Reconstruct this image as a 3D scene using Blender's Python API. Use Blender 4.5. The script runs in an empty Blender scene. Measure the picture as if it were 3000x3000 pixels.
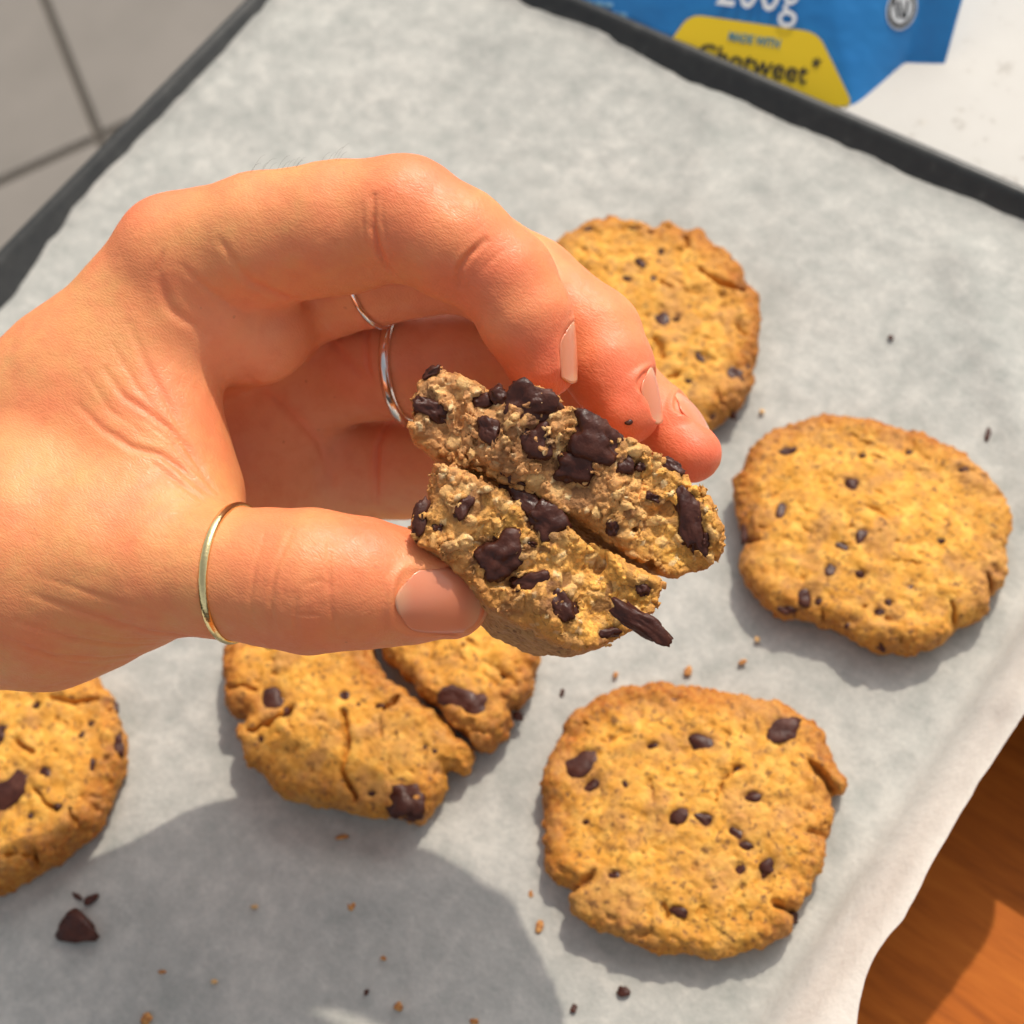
import bpy, bmesh, math, random
import numpy as np
from mathutils import Vector, Matrix
from mathutils.bvhtree import BVHTree
R = math.radians
S = 0.01                                   # everything below is in centimetres, the scene in metres

# ------------------------------------------------------------------ camera
FPX, DT, D0 = 4500.0, 4500.0/130.0, 25.5   # focal length in photo pixels, camera to tray, camera to hand
AX = np.array([[0.78182941, -0.47636003, 0.40227342],     # rows: world X, Y, Z seen in camera axes (right, up, back)
               [0.59981535, 0.75076157, -0.27672841],
               [-0.17018907, 0.45764418, 0.87269553]])
for i in range(3): AX[i] /= np.linalg.norm(AX[i])
CAM = AX @ np.array([0, 0, DT])
col = bpy.context.scene.collection
sc = bpy.context.scene
cd = bpy.data.cameras.new('camera'); cam = bpy.data.objects.new('camera', cd); col.objects.link(cam)
cd.sensor_width = 36; cd.lens = 36*FPX/3000; cd.clip_start = .01; cd.clip_end = 50
m = Matrix.Identity(4)
for i in range(3):
    for j in range(3): m[i][j] = AX[i][j]
    m[i][3] = CAM[i]*S
cam.matrix_world = m
cd.dof.use_dof = True; cd.dof.focus_distance = 22.4*S; cd.dof.aperture_fstop = 25; cd.dof.aperture_blades = 0
sc.camera = cam

# ------------------------------------------------------------------ light
SUN_EL, SUN_AZ = 47.0, 99.0
world = bpy.data.worlds.new('World'); sc.world = world; world.use_nodes = True
wn = world.node_tree; bgn = wn.nodes['Background']
sky = wn.nodes.new('ShaderNodeTexSky'); sky.sky_type = 'NISHITA'; sky.sun_disc = False
sky.sun_elevation = R(SUN_EL); sky.sun_rotation = R(90-SUN_AZ); sky.dust_density = 4.0; sky.air_density = 1.0; sky.ozone_density = 1.0
hs = wn.nodes.new('ShaderNodeHueSaturation'); hs.inputs['Saturation'].default_value = .22      # thin bright haze: a pale sky
wn.links.new(sky.outputs[0], hs.inputs['Color']); wn.links.new(hs.outputs[0], bgn.inputs[0]); bgn.inputs[1].default_value = 0.148
sl = bpy.data.lights.new('sun', 'SUN'); sl.energy = 2.55; sl.angle = R(0.7); sl.color = (1, .91, .77)
so = bpy.data.objects.new('sun', sl); col.objects.link(so)
sd = Vector((math.cos(R(SUN_EL))*math.cos(R(SUN_AZ)), math.cos(R(SUN_EL))*math.sin(R(SUN_AZ)), math.sin(R(SUN_EL))))
so.rotation_euler = sd.to_track_quat('Z', 'Y').to_euler(); so.location = sd*2
vs = sc.view_settings; vs.view_transform = 'Standard'; vs.look = 'None'; vs.exposure = 0.22; vs.gamma = 1; vs.use_curve_mapping = False
sc.cycles.use_denoising = True
sc.cycles.max_bounces = 8

# ------------------------------------------------------------------ projection helpers (cm)
def c2w(p): return (np.asarray(p, float) - np.array([0, 0, -DT])) @ AX.T
def w2c(p): return np.asarray(p, float) @ AX + np.array([0, 0, -DT])
def cp(px, py, d): return np.array([(px-1500)*d/FPX, (1500-py)*d/FPX, -d])         # point at depth d, camera axes
def ground(px, py, z=0.0):                                                          # point on the level plane z, world
    r = AX @ np.array([px-1500, 1500-py, -FPX]); t = (z-CAM[2])/r[2]; return CAM + r*t
def pix(pw):
    c = w2c(pw); return np.stack([1500 + FPX*c[..., 0]/-c[..., 2], 1500 - FPX*c[..., 1]/-c[..., 2]], -1)

# ------------------------------------------------------------------ numpy noise
def _hash(i, j, k, s):
    u = np.uint32
    n = i.astype(u)*u(374761393)+j.astype(u)*u(668265263)+k.astype(u)*u(2147483629)+u((s*1274126177) & 0xffffffff)
    n = (n ^ (n >> u(13)))*u(1274126177); n = (n ^ (n >> u(16)))*u(2246822519); n = n ^ (n >> u(15))
    return (n & u(0xffff)).astype(np.float32)*np.float32(1/65535.0)
def vnoise(p, scale, seed=0):
    q = np.asarray(p, np.float32)*np.float32(scale); i = np.floor(q).astype(np.int32); f = (q-i).astype(np.float32); f = f*f*(3-2*f); out = 0
    for a in (0, 1):
        for b in (0, 1):
            for c in (0, 1):
                w = (f[:, 0] if a else 1-f[:, 0])*(f[:, 1] if b else 1-f[:, 1])*(f[:, 2] if c else 1-f[:, 2])
                out = out + w*_hash(i[:, 0]+a, i[:, 1]+b, i[:, 2]+c, seed)
    return out*2-1
def fbm(p, scale, octv=4, seed=0, gain=.5):
    o = 0; a = 1.0
    for k in range(octv): o = o + a*vnoise(p, scale*2**k, seed+k*17); a *= gain
    return o
def worley(p, scale, seed=0):
    q = np.asarray(p, np.float32)*np.float32(scale); i = np.floor(q).astype(np.int32)
    best = np.full(len(q), 9.0, np.float32); sec = best.copy(); cid = np.zeros(len(q), np.float32)
    for a in (-1, 0, 1):
        for b in (-1, 0, 1):
            for c in (-1, 0, 1):
                I, J, K = i[:, 0]+a, i[:, 1]+b, i[:, 2]+c
                dx = I+_hash(I, J, K, seed+1)-q[:, 0]; dy = J+_hash(I, J, K, seed+2)-q[:, 1]; dz = K+_hash(I, J, K, seed+3)-q[:, 2]
                d = dx*dx+dy*dy+dz*dz; h = _hash(I, J, K, seed+4); m_ = d < best
                sec = np.where(m_, best, np.minimum(sec, d)); cid = np.where(m_, h, cid); best = np.where(m_, d, best)
    return np.sqrt(best), np.sqrt(sec), cid
def sstep(a, b, x):
    t = np.clip((x-a)/(b-a), 0, 1); return t*t*(3-2*t)

# ------------------------------------------------------------------ signed distance modelling
def smin(a, b, k):
    h = np.clip(.5+.5*(b-a)/k, 0, 1); return b*(1-h)+a*h-k*h*(1-h)
def cone(P, a, b, ra, rb):
    a = np.asarray(a, np.float32); ba = np.asarray(b, np.float32)-a; L = float(ba@ba)+1e-9
    t = np.clip(((P-a)@ba)/L, 0, 1); return np.linalg.norm(P-a-t[..., None]*ba, axis=-1)-(ra+(rb-ra)*t)
def polysdf(x, y, poly):
    poly = np.asarray(poly, np.float32); d = np.full(x.shape, 1e9, np.float32); s = np.ones(x.shape, np.float32); n = len(poly)
    for i in range(n):
        a = poly[i]; b = poly[i-1]; ex, ey = b-a; wx, wy = x-a[0], y-a[1]
        t = np.clip((wx*ex+wy*ey)/(ex*ex+ey*ey+1e-12), 0, 1); d = np.minimum(d, (wx-ex*t)**2+(wy-ey*t)**2)
        c1 = y >= a[1]; c2 = y < b[1]; c3 = ex*wy > ey*wx
        s = np.where((c1 & c2 & c3) | (~c1 & ~c2 & ~c3), -s, s)
    return s*np.sqrt(d)
def dist_poly(x, y, pts):
    d = np.full(x.shape, 9.0, np.float32)
    for a, b in zip(pts[:-1], pts[1:]):
        ex, ey = b[0]-a[0], b[1]-a[1]; wx, wy = x-a[0], y-a[1]; t = np.clip((wx*ex+wy*ey)/(ex*ex+ey*ey+1e-9), 0, 1); d = np.minimum(d, np.hypot(wx-ex*t, wy-ey*t))
    return d
def smooth_poly(pts, n):
    """closed Catmull-Rom through the traced points"""
    p = np.asarray(pts, float); out = []
    for i in range(len(p)):
        a, b, c, d = p[i-1], p[i], p[(i+1) % len(p)], p[(i+2) % len(p)]
        for t in np.linspace(0, 1, n, endpoint=False):
            out.append(.5*((2*b)+(c-a)*t+(2*a-5*b+4*c-d)*t*t+(3*b-a-3*c+d)*t**3))
    return np.array(out)
def nets(F, org, h):
    ins = F < 0
    c = [ins[i:ins.shape[0]-1+i, j:ins.shape[1]-1+j, k:ins.shape[2]-1+k] for i in (0, 1) for j in (0, 1) for k in (0, 1)]
    tot = sum(a.astype(np.int8) for a in c); act = (tot > 0) & (tot < 8)
    idx = np.argwhere(act); vid = -np.ones(act.shape, np.int64); vid[act] = np.arange(len(idx))
    offs = np.array([(i, j, k) for i in (0, 1) for j in (0, 1) for k in (0, 1)])
    val = np.stack([F[idx[:, 0]+o[0], idx[:, 1]+o[1], idx[:, 2]+o[2]] for o in offs], 1)
    acc = np.zeros((len(idx), 3)); cnt = np.zeros(len(idx))
    for a in range(8):
        for b in range(a+1, 8):
            if np.abs(offs[a]-offs[b]).sum() != 1: continue
            fa, fb = val[:, a], val[:, b]; m_ = (fa < 0) != (fb < 0); t = np.where(m_, fa/(fa-fb+1e-20), 0)
            acc += np.where(m_[:, None], offs[a]+t[:, None]*(offs[b]-offs[a]), 0); cnt += m_
    V = (idx+acc/cnt[:, None])*h+org
    Q = []
    for ax in range(3):
        o1, o2 = (ax+1) % 3, (ax+2) % 3
        sa = [slice(None)]*3; sb = [slice(None)]*3; sa[ax] = slice(0, -1); sb[ax] = slice(1, None)
        A, B = ins[tuple(sa)], ins[tuple(sb)]
        e = np.argwhere(A != B); e = e[(e[:, o1] > 0) & (e[:, o2] > 0) & (e[:, o1] < F.shape[o1]-1) & (e[:, o2] < F.shape[o2]-1)]
        flip = A[tuple(e.T)]
        q = []
        for d1, d2 in ((-1, -1), (0, -1), (0, 0), (-1, 0)):
            g = e.copy(); g[:, o1] += d1; g[:, o2] += d2; q.append(vid[tuple(g.T)])
        q = np.stack(q, 1); q[~flip] = q[~flip][:, ::-1]; Q.append(q)
    return V, np.concatenate(Q)
def biggest(V, Q):
    """keep the one connected body, drop floating specks"""
    lab = np.arange(len(V)); e = np.concatenate([Q[:, [0, 1]], Q[:, [1, 2]], Q[:, [2, 3]], Q[:, [3, 0]]])
    while True:
        a, b = lab[e[:, 0]], lab[e[:, 1]]; mn = np.minimum(a, b); new = lab.copy(); np.minimum.at(new, a, mn); np.minimum.at(new, b, mn)
        for _ in range(6): new = new[new]
        if (new == lab).all(): break
        lab = new
    keep = lab == np.bincount(lab).argmax(); idx = np.cumsum(keep)-1
    return V[keep], idx[Q[keep[Q].all(1)]]
def raw_mesh(name, V, Q, smooth=True):
    me = bpy.data.meshes.new(name); V = np.asarray(V, np.float32); Q = np.asarray(Q, np.int32); n = Q.shape[1]
    me.vertices.add(len(V)); me.vertices.foreach_set('co', V.ravel())
    me.loops.add(Q.size); me.loops.foreach_set('vertex_index', Q.ravel())
    me.polygons.add(len(Q)); me.polygons.foreach_set('loop_start', np.arange(len(Q), dtype=np.int32)*n)
    me.polygons.foreach_set('loop_total', np.full(len(Q), n, np.int32))
    me.polygons.foreach_set('use_smooth', np.full(len(Q), smooth, bool)); me.update(calc_edges=True); me.validate(); return me
def set_attr(me, name, data):
    data = np.asarray(data, np.float32)
    if data.ndim == 1: a = me.attributes.new(name, 'FLOAT', 'POINT'); a.data.foreach_set('value', data)
    else:
        a = me.attributes.new(name, 'FLOAT_COLOR', 'POINT'); a.data.foreach_set('color', np.concatenate([data, np.ones((len(data), 1))], 1).astype(np.float32).ravel())
def vnormals(me):
    n = np.zeros(len(me.vertices)*3, np.float32); me.vertex_normals.foreach_get('vector', n); return n.reshape(-1, 3)
def vcos(me):
    n = np.zeros(len(me.vertices)*3, np.float32); me.vertices.foreach_get('co', n); return n.reshape(-1, 3)
def obj(name, me, mat=None, parent=None, label=None, cat=None, group=None, kind=None):
    o = bpy.data.objects.new(name, me); col.objects.link(o)
    if mat is not None and me is not None: me.materials.clear(); me.materials.append(mat)
    if parent is not None: o.parent = parent
    for k, v in (('label', label), ('category', cat), ('group', group), ('kind', kind)):
        if v: o[k] = v
    return o
def bm_mesh(name, bm, smooth=False):
    me = bpy.data.meshes.new(name); bm.normal_update(); bm.to_mesh(me); bm.free()
    for p in me.polygons: p.use_smooth = smooth
    return me
def grid_quads(nu, nv, closed_u=False):
    q = []
    for i in range(nu if closed_u else nu-1):
        for j in range(nv-1):
            a = i*nv+j; b = ((i+1) % nu)*nv+j; q.append((a, b, b+1, a+1))
    return np.array(q)

# ------------------------------------------------------------------ materials
def mat(name, color=(.5, .5, .5), rough=.6, metal=0, spec=.5):
    m_ = bpy.data.materials.new(name); m_.use_nodes = True; b = m_.node_tree.nodes['Principled BSDF']
    b.inputs['Base Color'].default_value = (*color, 1); b.inputs['Roughness'].default_value = rough
    b.inputs['Metallic'].default_value = metal; b.inputs['Specular IOR Level'].default_value = spec
    return m_
class N:
    """small helper for node graphs"""
    def __init__(s, m_): s.t = m_.node_tree; s.b = s.t.nodes['Principled BSDF']
    def new(s, typ, **kw):
        n = s.t.nodes.new(typ)
        for k, v in kw.items():
            if k.startswith('i_'): n.inputs[k[2:].replace('_', ' ')].default_value = v
            else: setattr(n, k, v)
        return n
    def link(s, a, b): s.t.links.new(a, b)
    def coord(s): return s.new('ShaderNodeTexCoord').outputs['Object']
    def noise(s, scale, detail=4, rough=.55, vec=None):
        n = s.new('ShaderNodeTexNoise'); n.inputs['Scale'].default_value = scale; n.inputs['Detail'].default_value = detail; n.inputs['Roughness'].default_value = rough
        s.link(vec or s.coord(), n.inputs['Vector']); return n.outputs['Fac']
    def ramp(s, fac, stops):
        r = s.new('ShaderNodeValToRGB'); e = r.color_ramp.elements
        while len(e) < len(stops): e.new(.5)
        for k, (p, c) in enumerate(stops): e[k].position = p; e[k].color = (*c, 1) if len(c) == 3 else c
        s.link(fac, r.inputs[0]); return r.outputs[0]
    def mix(s, fac, a, b, mode='MIX'):
        n = s.new('ShaderNodeMix', data_type='RGBA', blend_type=mode)
        for sock, v in ((n.inputs[0], fac), (n.inputs[6], a), (n.inputs[7], b)):
            if hasattr(v, 'is_linked'): s.link(v, sock)
            elif isinstance(v, (tuple, list)): sock.default_value = (*v[:3], 1)
            else: sock.default_value = v
        return n.outputs[2]
    def math(s, op, a, b=None):
        n = s.new('ShaderNodeMath', operation=op)
        for k, v in enumerate((a, b)):
            if v is None: continue
            if hasattr(v, 'is_linked'): s.link(v, n.inputs[k])
            else: n.inputs[k].default_value = v
        return n.outputs[0]
    def attr(s, name, fac=False):
        n = s.new('ShaderNodeAttribute'); n.attribute_name = name; return n.outputs['Fac' if fac else 'Color']
    def bump(s, h, strength, dist):
        n = s.new('ShaderNodeBump'); n.inputs['Strength'].default_value = strength; n.inputs['Distance'].default_value = dist
        s.link(h, n.inputs['Height'])
        if s.b.inputs['Normal'].is_linked: s.link(s.b.inputs['Normal'].links[0].from_socket, n.inputs['Normal'])
        s.link(n.outputs[0], s.b.inputs['Normal'])
    def set(s, name, v): s.link(v, s.b.inputs[name])

def build_materials():
    M = {}
    # baking paper: thin, mottled, lets a little light through
    m_ = mat('paper', rough=.75, spec=.25); n = N(m_); co = n.coord()
    bl = n.noise(190, 5, .6, co); fi = n.noise(900, 4, .6, co); bg = n.noise(40, 4, .55, co)
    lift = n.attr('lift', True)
    f = n.math('ADD', n.math('MULTIPLY', bl, .45), n.math('ADD', n.math('MULTIPLY', fi, .25), n.math('MULTIPLY', bg, .30)))
    c = n.ramp(f, [(.36, (.35, .36, .335)), (.5, (.46, .457, .425)), (.62, (.58, .565, .52))])
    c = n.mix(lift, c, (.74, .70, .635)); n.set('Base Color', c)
    n.bump(fi, .25, .0004); n.bump(bl, .3, .0012)
    tr = n.new('ShaderNodeBsdfTranslucent'); tr.inputs[0].default_value = (.75, .70, .62, 1)
    mx = n.new('ShaderNodeMixShader'); mx.inputs[0].default_value = .16
    out = n.t.nodes['Material Output']; n.link(n.b.outputs[0], mx.inputs[1]); n.link(tr.outputs[0], mx.inputs[2]); n.link(mx.outputs[0], out.inputs[0])
    M['paper'] = m_
    # tray
    m_ = mat('tray_coating', (.032, .034, .036), .42, 0, .5); n = N(m_); co = n.coord()
    g = n.noise(90, 5, .6, co); n.set('Roughness', n.ramp(g, [(.3, (.32,)*3), (.7, (.52,)*3)]))
    n.set('Base Color', n.ramp(n.noise(300, 3, .6, co), [(.35, (.013, .014, .014)), (.62, (.02, .021, .02)), (.74, (.04, .04, .038))])); n.bump(n.noise(900, 2, .5, co), .12, .0003)
    M['tray'] = m_
    # white composite worktop
    m_ = mat('worktop', rough=.65, spec=.15); n = N(m_); co = n.coord()
    c = n.ramp(n.noise(150, 3, .6, co), [(.0, (.42, .40, .37)), (.36, (.44, .415, .38)), (.42, (.53, .51, .475)), (1, (.56, .54, .505))])
    v = n.new('ShaderNodeTexVoronoi'); v.inputs['Scale'].default_value = 110; n.link(co, v.inputs['Vector'])
    c = n.mix(n.ramp(v.outputs['Distance'], [(.10, (.5,)*3), (.2, (0,)*3)]), c, (.52, .48, .42)); n.set('Base Color', c); M['worktop'] = m_
    # wood
    m_ = mat('wood', rough=.6, spec=.2); n = N(m_)
    mp = n.new('ShaderNodeMapping'); mp.inputs['Scale'].default_value = (1, 9, 9); mp.inputs['Rotation'].default_value = (0, 0, R(-25)); n.link(n.coord(), mp.inputs[0])
    a = n.noise(18, 6, .6, mp.outputs[0]); b_ = n.noise(130, 4, .6, mp.outputs[0])
    f = n.math('ADD', n.math('MULTIPLY', a, .7), n.math('MULTIPLY', b_, .3))
    n.set('Base Color', n.ramp(f, [(.3, (.27, .064, .006)), (.5, (.46, .118, .011)), (.7, (.57, .165, .018))])); n.bump(b_, .15, .0004); M['wood'] = m_
    # floor tile and grout
    m_ = mat('floor_tile', rough=.5); n = N(m_); n.set('Base Color', n.ramp(n.noise(9, 5, .6), [(.3, (.17, .15, .128)), (.7, (.21, .185, .16))])); M['tile'] = m_
    m_ = mat('grout', rough=.9); n = N(m_); n.set('Base Color', n.ramp(n.noise(200, 3), [(.3, (.05, .042, .033)), (.7, (.07, .058, .046))])); M['grout'] = m_
    # cookie dough
    m_ = mat('cookie', rough=.72, spec=.3); n = N(m_); co = n.coord(); c = n.attr('Col')
    c = n.mix(n.ramp(n.noise(900, 3, .6, co), [(.4, (.0,)*3), (.78, (.4,)*3)]), c, (.84, .47, .08))
    c = n.mix(n.ramp(n.noise(620, 3, .65, co), [(.57, (0,)*3), (.66, (.85,)*3)]), c, (.16, .065, .022))
    c = n.mix(n.ramp(n.noise(240, 4, .65, co), [(.5, (0,)*3), (.72, (.6,)*3)]), c, (.40, .19, .06))
    n.set('Base Color', c); n.bump(n.noise(1500, 3, .6, co), .5, .0004); n.bump(n.noise(500, 4, .6, co), .4, .0008); M['cookie'] = m_
    m_ = mat('cookie_inside', rough=.62, spec=.4); n = N(m_); co = n.coord(); c = n.attr('Col')
    c = n.mix(n.ramp(n.noise(1500, 4, .65, co), [(.56, (0,)*3), (.72, (.65,)*3)]), c, (.15, .06, .02))
    n.set('Base Color', c); n.b.inputs['Subsurface Weight'].default_value = .15; n.b.inputs['Subsurface Radius'].default_value = (.0012, .0007, .0003); n.b.inputs['Subsurface Scale'].default_value = 1
    n.bump(n.noise(2600, 4, .65, co), .7, .0005); M['cookie_inside'] = m_
    m_ = mat('chocolate', rough=.5, spec=.32); n = N(m_); co = n.coord()
    n.set('Base Color', n.ramp(n.noise(350, 4, .6, co), [(.3, (.034, .008, .005)), (.6, (.066, .017, .009)), (.85, (.12, .038, .022))]))
    n.set('Roughness', n.ramp(n.noise(500, 3, .5, co), [(.35, (.27,)*3), (.7, (.62,)*3)])); n.bump(n.noise(800, 4, .6, co), .35, .0006); M['chocolate'] = m_
    m_ = mat('crumb', rough=.8, spec=.2); n = N(m_); n.set('Base Color', n.ramp(n.noise(900, 3), [(.35, (.26, .09, .03)), (.65, (.58, .30, .10))])); M['crumb'] = m_
    m_ = mat('pale_crumb', rough=.8, spec=.2); n = N(m_); n.set('Base Color', n.ramp(n.noise(900, 3), [(.35, (.5, .3, .13)), (.65, (.68, .45, .22))])); M['pale_crumb'] = m_
    # skin
    m_ = mat('skin', rough=.46, spec=.42); n = N(m_); co = n.coord(); red = n.attr('red', True)
    c = n.mix(n.ramp(n.noise(75, 5, .65, co), [(.36, (0,)*3), (.66, (1,)*3)]), (.71, .315, .115), (.78, .245, .10))
    c = n.mix(n.attr('pale', True), c, (.80, .36, .20))
    c = n.mix(red, c, (.80, .16, .075))
    c = n.mix(n.ramp(n.noise(300, 3, .6, co), [(.45, (0,)*3), (.8, (.35,)*3)]), c, (.62, .21, .085))
    c = n.mix(n.ramp(n.noise(420, 2, .5, co), [(.755, (0,)*3), (.775, (.4,)*3)]), c, (.40, .15, .07))
    n.set('Base Color', c)
    n.b.inputs['Subsurface Weight'].default_value = .25; n.b.inputs['Subsurface Radius'].default_value = (.0045, .0015, .0008); n.b.inputs['Subsurface Scale'].default_value = .55
    mp = n.new('ShaderNodeMapping'); mp.inputs['Rotation'].default_value = (.3, .5, .9); mp.inputs['Scale'].default_value = (1, 3.2, 1.6); n.link(co, mp.inputs[0])
    v = n.new('ShaderNodeTexVoronoi', feature='DISTANCE_TO_EDGE'); v.inputs['Scale'].default_value = 760; n.link(mp.outputs[0], v.inputs['Vector'])
    n.bump(n.ramp(v.outputs['Distance'], [(0, (0,)*3), (.22, (1,)*3)]), .16, .00025)
    n.bump(n.noise(1500, 3, .6, mp.outputs[0]), .09, .0002); n.bump(n.noise(260, 3, .5, mp.outputs[0]), .07, .0006)
    n.set('Roughness', n.ramp(n.noise(700, 4, .65, co), [(.3, (.38,)*3), (.7, (.62,)*3)])); M['skin'] = m_
    m_ = mat('nail', (.76, .44, .33), 0.2, 0, .5); n = N(m_); t_ = n.attr('tip', True)
    n.set('Base Color', n.mix(t_, (.78, .24, .13), (.82, .38, .22)))
    n.b.inputs['Subsurface Weight'].default_value = .4; n.b.inputs['Subsurface Radius'].default_value = (.003, .0012, .0008); n.b.inputs['Subsurface Scale'].default_value = .6; n.bump(n.noise(260, 3), .05, .0005); M['nail'] = m_
    M['gold'] = mat('gold', (.83, .68, .34), .22, 1); n = N(M['gold']); n.bump(n.noise(700, 3), .25, .0004)
    M['silver'] = mat('silver', (.82, .80, .77), .16, 1); n = N(M['silver']); n.bump(n.noise(400, 2), .12, .0005)
    M['hair'] = mat('hair', (.05, .03, .02), .5)
    # packet
    m_ = mat('blue_film', (.012, .18, .48), .33, 0, .5); n = N(m_); n.set('Base Color', n.ramp(n.noise(30, 3), [(.3, (.012, .165, .45)), (.7, (.02, .21, .52))])); n.bump(n.noise(45, 3), .3, .005); M['blue'] = m_
    M['yellow'] = mat('yellow_print', (.82, .57, .012), .4); M['white_print'] = mat('white_print', (.78, .80, .80), .45)
    M['black_print'] = mat('black_print', (.02, .02, .02), .45); M['blue_print'] = mat('blue_print', (.03, .22, .33), .45); M['pale_print'] = mat('pale_blue_print', (.22, .45, .62), .45)
    return M
M = build_materials()

# ------------------------------------------------------------------ setting
def box(name, lo, hi, bev=.2, seg=2):
    bm = bmesh.new(); bmesh.ops.create_cube(bm, size=1)
    for v in bm.verts:
        for k in range(3): v.co[k] = (lo[k] if v.co[k] < 0 else hi[k])*S
    if bev: bmesh.ops.bevel(bm, geom=bm.edges[:], offset=bev*S, segments=seg, profile=.6, affect='EDGES')
    return bm_mesh(name, bm)
def build_setting():
    obj('countertop', box('countertop', (-14.2, 4.2, -4), (60, 60, -.32), .25), M['worktop'], label='white speckled worktop behind the baking tray', kind='structure')
    obj('table_ledge', box('table_ledge', (-14.0, -40, -4), (9.0, 4.1, -.325), .25), M['worktop'], label='white ledge of the worktop hidden under the baking tray', kind='structure')
    obj('wooden_table', box('wooden_table', (-13.8, -60, -9), (60, 40, -5.2), .25), M['wood'], label='orange brown wooden table showing right of the tray', kind='structure')
    zf = -70.0; j = ground(290, 400, zf); a = ground(130, 0, zf); d = (a-j)[:2]; d /= np.linalg.norm(d); e = np.array([d[1], -d[0]]); T, g = 30.0, .8
    fl = obj('floor', box('floor', (j[0]-150, j[1]-110, zf-5), (j[0]+150, j[1]+150, zf-.25), 0), M['grout'], label='grey beige tiled floor far below the tray', kind='structure')
    tb = bmesh.new(); bmesh.ops.create_cube(tb, size=1)
    for v in tb.verts: v.co = Vector((v.co.x*(T-g)*S, v.co.y*(T-g)*S, (v.co.z-.5)*.6*S))
    bmesh.ops.bevel(tb, geom=[x for x in tb.edges if all(v.co.z > -.001*S for v in x.verts)], offset=.15*S, segments=2, affect='EDGES')
    tm = bm_mesh('tile', tb); tm.materials.append(M['tile'])
    for i in range(-3, 3):
        for k in range(-3, 3):
            t = obj('tile', tm, None, fl); c = j[:2]+d*(i+.5)*T+e*(k+.5)*T
            t.location = (c[0]*S, c[1]*S, zf*S); t.rotation_euler.z = math.atan2(d[1], d[0])
build_setting()

# ------------------------------------------------------------------ baking tray and paper
RIM = .5
XL, XR, YF, YB = ground(709, 0, RIM)[0]+1.06, 10.35, -16.0, ground(2500, 327, RIM)[1]-1.06
def build_tray():
    prof = [(-.6, -.14), (-.15, -.14), (.02, -.12), (.14, -.06), (.68, .38), (.78, .45), (.88, .49), (.98, .48), (1.06, .41), (1.04, .3), (.94, .26), (.8, .3), (.7, .26), (.3, -.1), (.15, -.24), (-.05, -.3), (-.6, -.31)]
    ns = 14; ring = []
    for cx, cy, a0 in ((XR, YB, 0), (XL, YB, 90), (XL, YF, 180), (XR, YF, 270)):
        for k in range(ns+1): ring.append((cx, cy, R(a0+90*k/ns)))
    V = []; rc = 2.2
    for cx, cy, a in ring:
        sx, sy = (1 if cx > 0 else -1), (1 if cy > 0 else -1)
        for o, z in prof: V.append((cx-sx*rc+(rc+o)*math.cos(a), cy-sy*rc+(rc+o)*math.sin(a), z))
    n, k = len(ring), len(prof)
    bm = bmesh.new(); bv = [bm.verts.new(Vector(v)*S) for v in V]
    for i in range(n):
        for j in range(k-1): bm.faces.new((bv[i*k+j], bv[((i+1) % n)*k+j], bv[((i+1) % n)*k+j+1], bv[i*k+j+1]))
    bm.faces.new([bv[i*k] for i in range(n)]); bm.faces.new([bv[i*k+k-1] for i in reversed(range(n))])
    bmesh.ops.recalc_face_normals(bm, faces=bm.faces[:])
    me = bm_mesh('baking_tray', bm, True); 
    for p in me.polygons:
        if p.loop_total > 4: p.use_smooth = False
    obj('baking_tray', me, M['tray'], label='dark grey metal baking tray with a rolled rim under the paper', cat='baking tray')
build_tray()

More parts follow.
